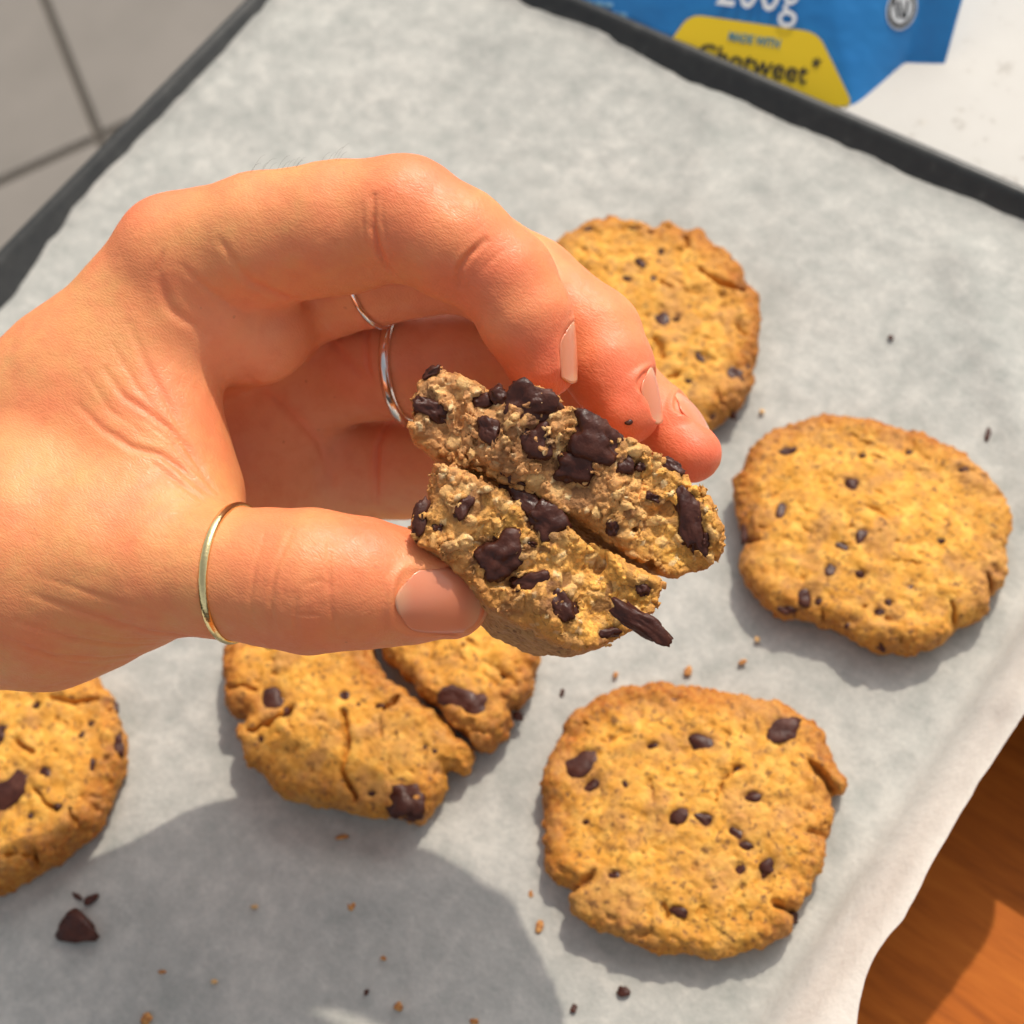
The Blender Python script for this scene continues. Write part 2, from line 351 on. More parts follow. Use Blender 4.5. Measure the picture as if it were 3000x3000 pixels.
def wall_curve(tmax, ease, s1=99, s2=99, tend=0):
    s = np.linspace(0, 8, 801); th = R(tmax)*sstep(0, ease, s); th = th+(R(tend)-R(tmax))*sstep(s1, s2, s)
    dx = np.concatenate([[0], np.cumsum(np.cos(th[:-1])*.01)]); dz = np.concatenate([[0], np.cumsum(np.sin(th[:-1])*.01)])
    return lambda q: (np.interp(q, s, dx), np.interp(q, s, dz))
WL, WB, WR = wall_curve(33, .6), wall_curve(30, .6), wall_curve(60, .8, 2.0, 3.0, 20)
BL, BB, BR = XL+.12, YB-.05, 10.05
def paper_pos(x, y):
    """unfolded sheet -> bent sheet"""
    X, Y, Z = x.copy(), y.copy(), np.zeros_like(x)
    l = np.maximum(BL-x, 0); dx, dz = WL(l); X = np.where(l > 0, BL-dx, X); Z = Z+dz
    r = np.maximum(x-BR, 0); dx, dz = WR(r); X = np.where(r > 0, BR+dx, X); Z = Z+dz
    b = np.maximum(y-BB, 0); dx, dz = WB(b); Y = np.where(b > 0, BB+dx, Y); Z = Z+dz
    p = np.stack([x, y, 0*x], -1).reshape(-1, 3)
    w = (.07*vnoise(p, .28, 5)+.035*vnoise(p, .7, 9)+.012*vnoise(p, 2.0, 11)).reshape(x.shape)
    wall = np.clip(np.maximum(r, np.maximum(l, b)), 0, 1)
    q = np.stack([x*.25, y, 0*x], -1).reshape(-1, 3)
    pleat = (vnoise(q, .55, 21)*.16+vnoise(q, 1.3, 23)*.05).reshape(x.shape)
    for (ax_, ay_, bx_, by_, a_, wd_) in ((-2.5, 12, 1.5, 4.5, .16, .7), (-9, 10, -6, 3, -.12, .9), (2, -9, 9.5, -2, .10, .6), (-13, -2, -4, 1, .10, .8), (5, 11, 9.5, 6.5, .13, .6)):
        d_ = dist_poly(x.ravel(), y.ravel(), [(ax_, ay_), (bx_, by_)]).reshape(x.shape); w = w+a_*np.exp(-(d_/wd_)**2)
    Z = Z+w+.06; X = X+pleat*np.clip(r, 0, 2.5)*.3; Z = Z+np.abs(pleat)*np.clip(r, 0, 1.5)*.25
    Y = Y-.12*(b > 0)*vnoise(np.stack([x, 0*x, 0*x], -1).reshape(-1, 3), .5, 31).reshape(x.shape)*np.clip(b, 0, .6)
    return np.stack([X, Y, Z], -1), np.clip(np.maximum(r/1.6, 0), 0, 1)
def build_paper():
    right_edge = np.array([(3400, 1560), (3000, 2095), (2820, 2375), (2649, 2693), (2587, 2763), (2548, 2817), (2529, 2902), (2517, 3000), (2500, 3200), (2450, 3700)], float)
    left_edge = np.array([(1060, -330), (787, 0), (600, 205), (420, 390), (260, 552), (180, 640), (110, 760), (40, 868), (-60, 960), (-300, 1190), (-700, 1600)], float)
    back_edge = np.array([(900, -420), (1300, -150), (1590, 0), (1740, 75), (1880, 160), (2060, 255), (2160, 290), (2400, 395), (2600, 480), (2800, 545), (3000, 625), (3400, 800)], float)
    n = 320; ys = np.linspace(-16.3, BB+1.4, n); t = np.linspace(0, 1, n)
    def edge_s(fn, edge, key, lo, hi):
        """furthest unfolded distance that still projects inside the traced edge"""
        s = np.linspace(lo, hi, 70); out = []
        for v in ys if key == 'y' else xs:
            a = np.full_like(s, v); x, y = fn(s, a); p, _ = paper_pos(x, y); q = pix(p.reshape(-1, 3)); ok = inside(q, edge); k = np.argmax(~ok) if (~ok).any() else len(s)-1
            out.append(s[max(k-1, 0)])
        o = np.array(out); ker = np.ones(9)/9; return np.convolve(np.pad(o, 4, 'edge'), ker, 'valid')
    def inside_right(q): return q[:, 0] < np.interp(q[:, 1], right_edge[:, 1], right_edge[:, 0])
    def inside_left(q): return q[:, 1] > np.interp(q[:, 0], left_edge[::-1, 0], left_edge[::-1, 1])
    def inside_back(q): return q[:, 1] > np.interp(q[:, 0], back_edge[:, 0], back_edge[:, 1])
    g = globals()
    inside = lambda q, e: e(q)
    sr = edge_s(lambda s, v: (BR+s, v), inside_right, 'y', .5, 4.2)
    sl = edge_s(lambda s, v: (BL-s, v), inside_left, 'y', -1.6, .8)
    xs = np.linspace(BL, BR, n)
    sb = edge_s(lambda s, v: (v, BB+s), inside_back, 'x', -1.6, .8)
    U, Tt = np.meshgrid(t, t, indexing='ij')
    y0 = -16.3; X = np.zeros((n, n)); Y = np.zeros((n, n))
    for j in range(n):
        pass
    sbx = sb[np.clip((U*(n-1)).astype(int), 0, n-1)]
    Y = y0+(BB+sbx-y0)*Tt
    slv = np.interp(Y, ys, sl); srv = np.interp(Y, ys, sr)
    X = (BL-slv)+(BR+srv-BL+slv)*U
    p = np.stack([X, Y, 0*X], -1).reshape(-1, 3)
    X = X+(.03*vnoise(p, 3, 3)).reshape(X.shape)*((U > .985) | (U < .015)); Y = Y+(.03*vnoise(p, 3, 4)).reshape(X.shape)*(Tt > .985)
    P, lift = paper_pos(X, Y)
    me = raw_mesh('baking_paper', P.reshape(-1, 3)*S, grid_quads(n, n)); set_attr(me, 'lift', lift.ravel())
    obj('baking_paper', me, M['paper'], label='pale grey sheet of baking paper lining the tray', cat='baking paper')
build_paper()

# ------------------------------------------------------------------ packet on the worktop
def build_packet():
    z0 = -.32
    A = ground(2503, 312, z0); B = ground(2650, 184, z0); C = ground(2776, 188, z0)
    az = R(21); e1 = np.array([math.cos(az), math.sin(az), 0]); back = np.array([-e1[1], e1[0], 0]); lean = 1.3
    e2 = np.array([0, 0, 1.0])+back*lean; e2 /= np.linalg.norm(e2); nrm = np.cross(e1, e2)
    Wd = 4.6; H = 9.0
    root = bpy.data.objects.new('snack_pouch', None); col.objects.link(root); root.location = A*S
    root['label'] = 'blue snack pouch with a yellow panel standing behind the tray'; root['category'] = 'pouch'
    sec = []
    nh = 30
    def PL(px, py):
        r = AX @ np.array([px-1500, 1500-py, -FPX]); t = ((A-CAM)@nrm)/(r@nrm); p = CAM+r*t-A; return np.array([p@e1, p@e2])
    ea = PL(2443, 0); tilt = ea[0]/ea[1]
    for i in range(nh+1):
        t = i/nh; L = H*t; h = e2[2]*L; up_ = np.array([0, 0, h])
        f0 = A+e2*L+e1*tilt*L; fl = A+e2*L-e1*Wd
        bb = B+up_+back*h*1.05+e1*.12*h; cc = C+up_+back*h*1.0+e1*.16*h; fl2 = fl-np.array([1.0, -.06, 0])*5.5; bl = cc-e1*(Wd+7.0)
        wob = (e1*.10*math.sin(5*t+1)+back*.12*math.sin(9*t))*min(1, 3*t)
        sec.append([fl2, fl2*.5+fl*.5, fl-e1*.2, fl+e1*.3, fl*.5+f0*.5, f0-e1*.35, f0-e1*.1+back*.02, f0+(bb-f0)*.06, f0*.5+bb*.5+e1*.12*min(1, 3*t)+wob, bb-(bb-f0)*.08+wob, bb+wob, bb+(cc-bb)*.1+wob, bb*.5+cc*.5+e1*.02-wob, cc, cc+back*.12, bl+back*.12, bl])
    top_c = np.mean(sec[-1], 0); sec.append([p*.02+top_c*.98 for p in sec[-1]])
    V = np.array(sec); n, k = V.shape[:2]
    q = [(i*k+j, i*k+(j+1) % k, (i+1)*k+(j+1) % k, (i+1)*k+j) for i in range(n-1) for j in range(k)]
    me = raw_mesh('film', (V.reshape(-1, 3)-A)*S, np.array(q)); film = obj('film', me, M['blue'], root)
    md = film.modifiers.new('sub', 'SUBSURF'); md.levels = 2; md.render_levels = 2
    def flat(name, pts, m_, parent, off):
        bm = bmesh.new(); v = [bm.verts.new(Vector((e1*a+e2*b+nrm*off)*S)) for a, b in pts]; f = bm.faces.new(v)
        ex = bmesh.ops.extrude_face_region(bm, geom=[f]); bmesh.ops.translate(bm, verts=[x for x in ex['geom'] if isinstance(x, bmesh.types.BMVert)], vec=Vector(nrm*-.03*S))
        bmesh.ops.recalc_face_normals(bm, faces=bm.faces[:]); return obj(name, bm_mesh(name, bm), m_, parent)
    # rounded trapezoid panel
    def rounded(pts, r, ns=6):
        out = []
        for i in range(len(pts)):
            p, a, b = np.array(pts[i]), np.array(pts[i-1]), np.array(pts[(i+1) % len(pts)])
            u = (a-p)/np.linalg.norm(a-p); v = (b-p)/np.linalg.norm(b-p)
            for t in np.linspace(0, 1, ns): out.append((1-t)**2*(p+u*r)+2*t*(1-t)*p+t*t*(p+v*r))
        return out
    tl, tr_, br = PL(2022, 42), PL(2397, 96), PL(2504, 316)
    bl_ = np.array([tl[0]-(br[0]-tr_[0])*.9, br[1]])
    panel = flat('yellow_panel', rounded([tl, bl_, br, tr_], .35), M['yellow'], root, .06)
    panel['label'] = 'yellow trapezoid panel printed on the pouch front'
    def text(s, p0, p1, size_px, m_, parent, off, name='lettering', bold=0, fit=True):
        cu = bpy.data.curves.new(name, 'FONT'); cu.body = s; cu.size = 1; cu.extrude = .004; cu.offset = bold; cu.resolution_u = 3
        to = bpy.data.objects.new('tmp', cu); col.objects.link(to); bpy.context.view_layer.update()
        me_ = bpy.data.meshes.new_from_object(to.evaluated_get(bpy.context.evaluated_depsgraph_get())); bpy.data.objects.remove(to)
        v = vcos(me_); w = v[:, 0].max()-v[:, 0].min(); a, b = PL(*p0), PL(*p1); L = np.linalg.norm(b-a); u = (b-a)/L; vv = np.array([-u[1], u[0]])
        sx = L/w; sy = sx*size_px; x = (v[:, 0]-v[:, 0].min())*sx; y = v[:, 1]*sy
        P2 = a+x[:, None]*u+y[:, None]*vv
        W3 = P2[:, :1]*e1+P2[:, 1:]*e2+(off+v[:, 2:]*.5)*nrm
        me_.vertices.foreach_set('co', (W3*S).astype(np.float32).ravel()); me_.update(); return obj(name, me_, m_, parent)
    text('200g', (2098, 14), (2338, 44), 1.35, M['white_print'], root, .10)
    text('MADE WITH', (2134, 118), (2284, 142), 1.25, M['blue_print'], panel, .075, bold=.03)
    text('Chotweet', (2040, 182), (2362, 246), 1.0, M['black_print'], panel, .075, bold=.015)
    text('*', (2372, 212), (2398, 218), 1.0, M['black_print'], panel, .075, bold=.02)
    rp = random.Random(2)                                   # two lines of print too small to read, on the turned-back part of the front
    b1 = np.array([1.0, -.06, 0]); b1 /= np.linalg.norm(b1); bn = np.cross(b1, e2); bn /= np.linalg.norm(bn); P0_ = A-e1*Wd
    def PB(px, py):
        r = AX @ np.array([px-1500, 1500-py, -FPX]); t = ((P0_-CAM)@bn)/(r@bn); return CAM+r*t-A
    for y0_, x0_, x1_ in ((-8, 1660, 1800), (16, 1700, 1838)):
        x = x0_
        while x < x1_:
            w = rp.uniform(9, 30); yy = y0_+(x-1660)*.13; bm = bmesh.new()
            f = bm.faces.new([bm.verts.new(Vector((PB(*q_)+bn*.05)*S)) for q_ in ((x, yy), (x, yy+12), (x+w, yy+12+w*.13), (x+w, yy+w*.13))])
            ex = bmesh.ops.extrude_face_region(bm, geom=[f]); bmesh.ops.translate(bm, verts=[z for z in ex['geom'] if isinstance(z, bmesh.types.BMVert)], vec=Vector(bn*-.03*S)); bmesh.ops.recalc_face_normals(bm, faces=bm.faces[:])
            obj('print_mark', bm_mesh('print_mark', bm), M['pale_print'], root); x += w+rp.uniform(4, 9)
    # round black and white emblem printed on the side fold, following the film
    bpy.context.view_layer.update(); ev = film.evaluated_get(bpy.context.evaluated_depsgraph_get()).to_mesh()
    fb = BVHTree.FromPolygons([tuple(v.co) for v in ev.vertices], [tuple(p.vertices) for p in ev.polygons]); co_ = (CAM-A)*S
    def on_film(px, py, off):
        r = AX @ np.array([px-1500, 1500-py, -FPX]); r /= np.linalg.norm(r); hp = fb.ray_cast(Vector(co_), Vector(r)); return np.array(hp[0])-r*off*S
    def disc(name, k, off, m_, parent):
        ring = [(math.cos(t), math.sin(t)) for t in np.linspace(0, 2*math.pi, 36, endpoint=False)]; Vv = []
        for q in (1, .66, .33): Vv += [on_film(2642+44*k*q*a-8*k*q*b, 26+62*k*q*b, off) for a, b in ring]
        Vv.append(on_film(2642, 26, off)); Vv = np.array(Vv); r0 = AX @ np.array([1142, 1474, -FPX]); r0 /= np.linalg.norm(r0)
        bm = bmesh.new(); v = [bm.verts.new(Vector(p)) for p in Vv]
        for l in (0, 36):
            for a in range(36): bm.faces.new((v[l+a], v[l+(a+1) % 36], v[l+36+(a+1) % 36], v[l+36+a]))
        for a in range(36): bm.faces.new((v[72+a], v[72+(a+1) % 36], v[108]))
        ex = bmesh.ops.extrude_face_region(bm, geom=bm.faces[:]); bmesh.ops.translate(bm, verts=[z for z in ex['geom'] if isinstance(z, bmesh.types.BMVert)], vec=Vector(r0*.02*S)); bmesh.ops.recalc_face_normals(bm, faces=bm.faces[:])
        return obj(name, bm_mesh(name, bm), M[m_], parent)
    em = disc('emblem', 1.0, .03, 'white_print', root); disc('emblem_disc', .9, .045, 'black_print', em); disc('emblem_disc', .70, .06, 'white_print', em)
    for dx, sl_ in ((-16, 6), (-2, 6), (14, -4)):
        bm = bmesh.new(); f = bm.faces.new([bm.verts.new(Vector(on_film(2642+dx+a+sl_*b/30, 26+b, .075))) for a, b in ((-4, -26), (4, -26), (4, 28), (-4, 28))])
        obj('emblem_letter', bm_mesh('emblem_letter', bm), M['black_print'], em)
build_packet()

# ------------------------------------------------------------------ the hand
def polyline3(bvh, pts, step=6):
    """photo polyline dropped on the skin seen from the camera -> dense 3D samples (camera axes)"""
    out = []
    for a, b in zip(pts[:-1], pts[1:]):
        n = max(2, int(math.hypot(b[0]-a[0], b[1]-a[1])/step))
        for t in np.linspace(0, 1, n, endpoint=False):
            p = cp(a[0]+(b[0]-a[0])*t, a[1]+(b[1]-a[1])*t, 1.0); h = bvh.ray_cast(Vector((0, 0, 0)), Vector(p).normalized())
            if h[0] is not None: out.append(np.array(h[0]))
    return np.array(out)
KH = .905                                  # the hand is drawn at 25.5 cm and stands nearer: scale of depth and size together
def build_hand():
    J = lambda x, y, d, r: (cp(x, y, d), r*d/FPX)
    fingers = {
        'index':  [J(540, 775, 26.8, 200), J(760, 705, 26.3, 196), J(990, 668, 25.8, 192), J(1182, 640, 25.4, 178), J(1335, 715, 25.2, 164), J(1480, 815, 25.2, 144), J(1540, 930, 25.2, 136), J(1588, 1065, 25.3, 106)],
        'middle': [J(740, 890, 28.6, 175), J(1080, 795, 27.6, 158), J(1360, 745, 27.4, 163), J(1545, 850, 27.3, 155), J(1735, 985, 26.9, 142), J(1785, 1080, 26.6, 132), J(1838, 1205, 26.3, 98)],
        'ring':   [J(890, 1095, 30.0, 165), J(1200, 1070, 29.0, 152), J(1520, 1030, 28.7, 138), J(1800, 1140, 28.0, 128), J(1920, 1235, 27.4, 112), J(2026, 1330, 26.9, 88)],
        'pinky':  [J(890, 1375, 31.2, 165), J(1180, 1368, 30.6, 150), J(1400, 1375, 29.6, 128), J(1560, 1420, 28.6, 110), J(1690, 1460, 27.8, 88)],
        'thumb':  [J(150, 1635, 26.6, 345), J(330, 1640, 26.0, 262), J(470, 1655, 25.6, 212), J(650, 1676, 25.2, 190), J(790, 1690, 25.0, 196), J(910, 1699, 24.8, 208), J(1060, 1708, 24.8, 190), J(1190, 1722, 24.9, 166), J(1315, 1752, 25.1, 122)],
    }
    w0 = J(-150, 1520, 27.6, 300)
    palm = [(J(540, 780, 26.9, 196), J(195, 1130, 27.4, 195)), (J(195, 1130, 27.4, 195), J(-150, 1440, 27.9, 225)),       # index metacarpal
            (J(740, 900, 28.6, 178), J(-100, 1480, 28.9, 250)), (J(890, 1100, 30.0, 178), J(-100, 1560, 29.8, 240)), (J(895, 1375, 31.1, 172), J(-80, 1660, 30.4, 230)),
            (J(650, 905, 27.05, 196), J(745, 950, 27.35, 180)),                                                               # pad under the index finger
            (J(150, 1635, 26.8, 335), J(420, 1620, 26.8, 250)), (J(250, 1330, 27.2, 265), J(400, 1400, 27.0, 235)),         # flesh of the thumb base
            (J(450, 1010, 26.8, 138), J(545, 1440, 26.3, 150)), (J(330, 1130, 26.9, 190), J(470, 1500, 26.4, 190)),         # skin fold between thumb and index
            (J(300, 1560, 28.5, 280), J(640, 1500, 29.8, 230)), (J(760, 1180, 30.3, 200), J(700, 1480, 30.8, 210)),         # palm
            (J(-150, 1500, 27.8, 310), J(-800, 1800, 28.8, 430)), (J(150, 1640, 27.0, 345), J(-500, 1780, 28.4, 330))]      # wrist
    h = .078; lo = np.array([-13.0, -4.4, -32.8]); hi = np.array([4.4, 6.4, -23.3])
    dims = np.ceil((hi-lo)/h).astype(int)
    ax = [lo[i]+h*np.arange(dims[i], dtype=np.float32) for i in range(3)]
    def field(segs, k, F=None):
        if F is None: F = np.full(dims, 9.0, np.float32)
        for (a, ra), (b, rb) in segs:
            mr = max(ra, rb)+1.3; l_ = np.minimum(a, b)-mr; h_ = np.maximum(a, b)+mr
            sl_ = tuple(slice(int(np.clip((l_[i]-lo[i])/h, 0, dims[i])), int(np.clip((h_[i]-lo[i])/h+1, 0, dims[i]))) for i in range(3))
            if any(s_.stop <= s_.start for s_ in sl_): continue
            X_, Y_, Z_ = ax[0][sl_[0]][:, None, None]-np.float32(a[0]), ax[1][sl_[1]][None, :, None]-np.float32(a[1]), ax[2][sl_[2]][None, None, :]-np.float32(a[2])
            ba = (b-a).astype(np.float32); t_ = np.clip((X_*ba[0]+Y_*ba[1]+Z_*ba[2])/np.float32(ba@ba+1e-9), 0, 1)
            F[sl_] = smin(F[sl_], np.sqrt((X_-t_*ba[0])**2+(Y_-t_*ba[1])**2+(Z_-t_*ba[2])**2)-(np.float32(ra)+np.float32(rb-ra)*t_), k)
        return F
    def bbox(segs):
        l_ = np.min([np.minimum(a-ra, b-rb) for (a, ra), (b, rb) in segs], 0)-1.0; h_ = np.max([np.maximum(a+ra, b+rb) for (a, ra), (b, rb) in segs], 0)+1.0
        return tuple(slice(int(np.clip((l_[i]-lo[i])/h, 0, dims[i])), int(np.clip((h_[i]-lo[i])/h+1, 0, dims[i]))) for i in range(3))
    Fp = field(palm, .75); tot = Fp.copy()
    for nm, ch in fingers.items():
        segs = list(zip(ch[:-1], ch[1:])); b_ = bbox(segs)
        kk = {'index': .2, 'middle': .3, 'ring': .3, 'pinky': .3, 'thumb': .7}[nm]
        tot[b_] = np.minimum(tot[b_], smin(Fp[b_], field(segs, .16)[b_], kk))
    V, Q = nets(tot, lo, h); del tot, Fp
    me = raw_mesh('hand', V, Q)
    tmp = obj('tmp_hand', me)
    sm = tmp.modifiers.new('s', 'SMOOTH'); sm.factor = .5; sm.iterations = 2
    su = tmp.modifiers.new('u', 'SUBSURF'); su.levels = 1
    bpy.context.view_layer.update()
    me2 = bpy.data.meshes.new_from_object(tmp.evaluated_get(bpy.context.evaluated_depsgraph_get())); bpy.data.objects.remove(tmp); me = me2; me.name = 'hand'
    V = vcos(me).astype(float); Nn = vnormals(me)
    faces = [tuple(p.vertices) for p in me.polygons]
    bvh = BVHTree.FromPolygons([tuple(v) for v in V], faces)
    # --- creases: depth, width in cm
    cr = [([(683, 764), (734, 827), (797, 855), (854, 878), (911, 894)], .05, .12), ([(640, 700), (683, 764)], .035, .08),
          ([(462, 800), (473, 838), (495, 901), (535, 935), (569, 952), (600, 986)], .055, .12), ([(480, 740), (462, 800)], .035, .07),
          ([(535, 781), (598, 838), (683, 901), (740, 925)], .035, .09),
          ([(307, 1083), (364, 1163), (433, 1208), (495, 1254), (546, 1311), (603, 1402), (643, 1453)], .05, .075),
          ([(228, 1186), (296, 1254), (387, 1311), (472, 1333), (524, 1368), (575, 1419), (620, 1453)], .05, .08),
          ([(376, 947), (433, 1077), (501, 1197), (541, 1282), (600, 1370)], .03, .08), ([(420, 1230), (500, 1290), (560, 1370), (630, 1440)], .03, .05),
          ([(330, 1010), (400, 1130), (470, 1220)], .022, .06), ([(250, 1090), (320, 1200), (420, 1270)], .02, .06), ([(440, 1350), (530, 1420), (600, 1470)], .03, .06),
          ([(1095, 575), (1092, 669), (1109, 736), (1132, 783), (1162, 812)], .085, .07), ([(1120, 560), (1118, 640), (1135, 720)], .025, .05), ([(1060, 600), (1066, 680), (1085, 750)], .02, .05),
          ([(1420, 705), (1371, 750), (1347, 790), (1344, 850)], .08, .065), ([(1470, 735), (1420, 780), (1400, 830)], .018, .05),
          ([(854, 1555), (807, 1665), (792, 1759), (800, 1844)], .04, .06), ([(775, 1570), (745, 1666), (733, 1759), (745, 1844)], .028, .06), ([(966, 1572), (962, 1665), (970, 1782), (986, 1867)], .03, .05),
          ([(869, 1735), (865, 1820), (877, 1898)], .03, .04), ([(869, 1801), (939, 1803)], .022, .035), ([(885, 1715), (935, 1700), (962, 1712)], .018, .035), ([(905, 1760), (900, 1840), (915, 1890)], .014, .03), ([(930, 1740), (935, 1850)], .014, .03), ([(835, 1700), (825, 1790)], .015, .04),
          ([(93, 1743), (272, 1805), (435, 1852), (559, 1862)], .035, .08), ([(47, 1821), (194, 1867), (349, 1891), (481, 1883)], .035, .07), ([(0, 1867), (155, 1922), (310, 1929), (435, 1914)], .035, .07), ([(120, 1690), (330, 1760), (520, 1810)], .02, .07), ([(60, 1895), (220, 1945), (340, 1950)], .02, .05), ([(180, 1840), (360, 1872), (520, 1868)], .015, .05),
          ([(1078, 928), (1074, 999), (1078, 1073), (1095, 1123)], .06, .06), ([(1140, 1235), (1107, 1305), (1103, 1388), (1103, 1475)], .07, .06),
          ([(720, 1100), (830, 1180), (930, 1290), (980, 1420)], .04, .09), ([(960, 980), (1020, 1060), (1080, 1110)], .04, .08)]
    disp = np.zeros(len(V)); cred = np.zeros(len(V))
    front = (Nn*(-V)).sum(1) > -.15*np.linalg.norm(V, axis=1)
    for pts, dep, wid in cr:
        S3 = polyline3(bvh, pts)
        if len(S3) < 2: continue
        l_, h_ = S3.min(0)-.4, S3.max(0)+.4; ii = np.nonzero(((V > l_) & (V < h_)).all(1))[0]
        if not len(ii): continue
        D = np.full(len(ii), 9.0); Te = np.zeros(len(ii)); L = len(S3)
        for k in range(L):
            d_ = np.linalg.norm(V[ii]-S3[k], axis=1); m_ = d_ < D; D = np.where(m_, d_, D); Te = np.where(m_, k/(L-1), Te)
        tap = .35+.65*np.sin(np.pi*np.clip(Te, .02, .98))
        dep *= .6; wid *= .75; cred[ii] = np.maximum(cred[ii], np.clip(dep*12, 0, .5)*tap*np.exp(-(D/.13)**2)); disp[ii] += -dep*1.25*tap*np.exp(-(D/wid)**2)+.22*dep*tap*np.exp(-((D-2.1*wid)/(1.2*wid))**2)
    disp += .012*fbm(V, 1.8, 2, 3)+.003*fbm(V, 7, 2, 8)
    # knuckle and tendon swell
    def blob(x, y, d, r, a):
        nonlocal disp
        c = cp(x, y, d); disp += a*np.exp(-(np.linalg.norm(V-c, axis=1)/r)**2)
    blob(430, 640, 26.2, .9, .10); blob(1230, 500, 24.6, .7, .05); blob(905, 1860, 24.8, .6, .05); blob(620, 620, 26, .7, -.05); blob(1360, 870, 24.7, .4, -.03)
    V2 = V+Nn*disp[:, None]
    # --- nails
    red = np.zeros(len(V))
    def glow(x, y, d, r, a):
        c = cp(x, y, d); np.maximum(red, a*np.exp(-(np.linalg.norm(V-c, axis=1)/r)**2), out=red)
    for g in ((1600, 1090, 25.1, 1.4, .95), (1440, 800, 24.5, 1.2, .65), (1200, 540, 25.1, 1.2, .75), (1850, 1200, 26.2, 1.6, 1.0), (1730, 985, 26.6, 1.2, .5), (2030, 1330, 26.8, 1.5, 1.0), (1330, 1700, 24.9, 1.3, .45), (900, 1700, 24.4, 1.2, .6),
              (1120, 1560, 24.8, .9, .75), (440, 620, 26.3, 1.0, .55), (620, 900, 26, 1.3, .3)): glow(*g)
    pale = np.zeros(len(V))
    for x_, y_, d_, r_ in ((900, 1250, 30, 2.4), (1050, 980, 29, 1.8), (1200, 1350, 31, 1.8), (1250, 900, 28, 1.4), (750, 1000, 27.2, 1.2)): np.maximum(pale, np.exp(-(np.linalg.norm(V-cp(x_, y_, d_), axis=1)/r_)**2), out=pale)
    nails = []
    def nail(C, dirv, nrm, L, W_, rad, tipfrac, bow):
        dirv = dirv/np.linalg.norm(dirv); nrm = nrm-dirv*(nrm@dirv); nrm /= np.linalg.norm(nrm); side = np.cross(dirv, nrm)
        pts = []
        for u_ in np.linspace(-1, .75, 12):
            for v_ in np.linspace(-1, 1, 13):
                o_ = C+dirv*u_*L+side*v_*W_+nrm*.9; hp = bvh.ray_cast(Vector(o_), Vector(-nrm), 2.2)
                if hp[0] is not None and abs(hp[3]-.9) < .45: pts.append((u_, v_, .9-hp[3]))
        pts = np.array(pts); A_ = np.stack([np.ones(len(pts)), pts[:, 0], pts[:, 0]**2, pts[:, 1], pts[:, 1]**2], 1)
        co_ = np.linalg.lstsq(A_, pts[:, 2], rcond=None)[0]; co_[2] = min(max(co_[2], -.16), -.02); co_[4] = min(max(co_[4], -.32), -.08); co_[0] += .018
        def hgt_(u, v): return co_[0]+co_[1]*u+co_[2]*u*u+co_[3]*v+co_[4]*v*v
        def surf(u, v): return C+dirv*(u*L)[..., None]+side*(v*W_)[..., None]+nrm*hgt_(u, v)[..., None]
        nonlocal V2
        q = V2-C; u = (q@dirv)/L; w = q@nrm; v = (q@side)/W_; hgt = hgt_(u, v)
        rr = (np.abs(u)**3.6+np.abs(v)**3.6)**(1/3.6)
        near = (np.abs(w-hgt) < .3) & (rr < 1.5)
        fac = np.where(near, 1-sstep(.84, .97, rr), 0); V2 = V2+nrm*((hgt-.03-w)*fac)[:, None]
        fold = np.where(near & (u < .62), np.exp(-((rr-1.1)/.10)**2), 0)*(1-sstep(.35, .62, u)); V2 = V2+nrm*((np.clip(hgt+.02-w, 0, .09))*fold)[:, None]
        nu, nv = 25, 25; U = np.linspace(-1, 1, nu); K = np.linspace(-1, 1, nv); top = []
        Ug, Kg = np.meshgrid(U, K, indexing='ij')
        wid = np.where(Ug < 0, (1-np.abs(Ug)**4.5*.42), 1-.04*Ug**2)*.97
        ue = Ug*(1+0*Kg); ue = np.where(Ug > 0, Ug*(1+.12-.42*np.abs(Kg)**2.4), Ug*(1-.22*Kg**2))
        Pt = surf(ue, Kg*wid); th = .03
        Pb = Pt-nrm*th
        allv = np.concatenate([Pt.reshape(-1, 3), Pb.reshape(-1, 3)]); q1 = grid_quads(nu, nv); n_ = nu*nv
        q2 = q1[:, ::-1]+n_
        rim = [i*nv for i in range(nu)]+[(nu-1)*nv+j for j in range(1, nv)]+[i*nv+nv-1 for i in range(nu-2, -1, -1)]+[j for j in range(nv-2, 0, -1)]
        q3 = np.array([(rim[i], rim[(i+1) % len(rim)], rim[(i+1) % len(rim)]+n_, rim[i]+n_) for i in range(len(rim))])
        tip = .75*(1-sstep(-.95, -.55, (ue+.25*Kg**2).ravel()))+sstep(tipfrac-.25, tipfrac+.3, (ue-.10*Kg**2).ravel()); nails.append((allv, np.concatenate([q1, q2, q3[:, ::-1]]), np.concatenate([tip, tip])))
    def hit(x, y):
        p = bvh.ray_cast(Vector((0, 0, 0)), Vector(cp(x, y, 1.0)).normalized()); return np.array(p[0]), np.array(p[1])
    c0, n0 = hit(1290, 1765)
    nail(c0+n0*.03, np.array([.99, -.13, -.06]), np.array([.06, -.10, 1.0]), .72, .55, .95, .66, .10)
    def on_axis(x, y, d, r, dirpx, theta, L, W_, tipf):
        dv = np.array([dirpx[0], -dirpx[1], -.12*math.hypot(*dirpx)]); dv /= np.linalg.norm(dv); s_ = np.array([-dv[1], dv[0], 0]); s_ /= np.linalg.norm(s_)
        nv_ = s_*math.cos(theta)+np.array([0, 0, 1])*math.sin(theta); c = cp(x, y, d)
        hp = bvh.ray_cast(Vector(c), Vector(nv_)); c = np.array(hp[0])+nv_*.02 if hp[0] is not None else c+nv_*r*d/FPX
        nail(c, dv, nv_, L, W_, .72, tipf, .08)
    on_axis(1556, 1085, 25.3, 112, (85, 195), R(14), .44, .42, .8)
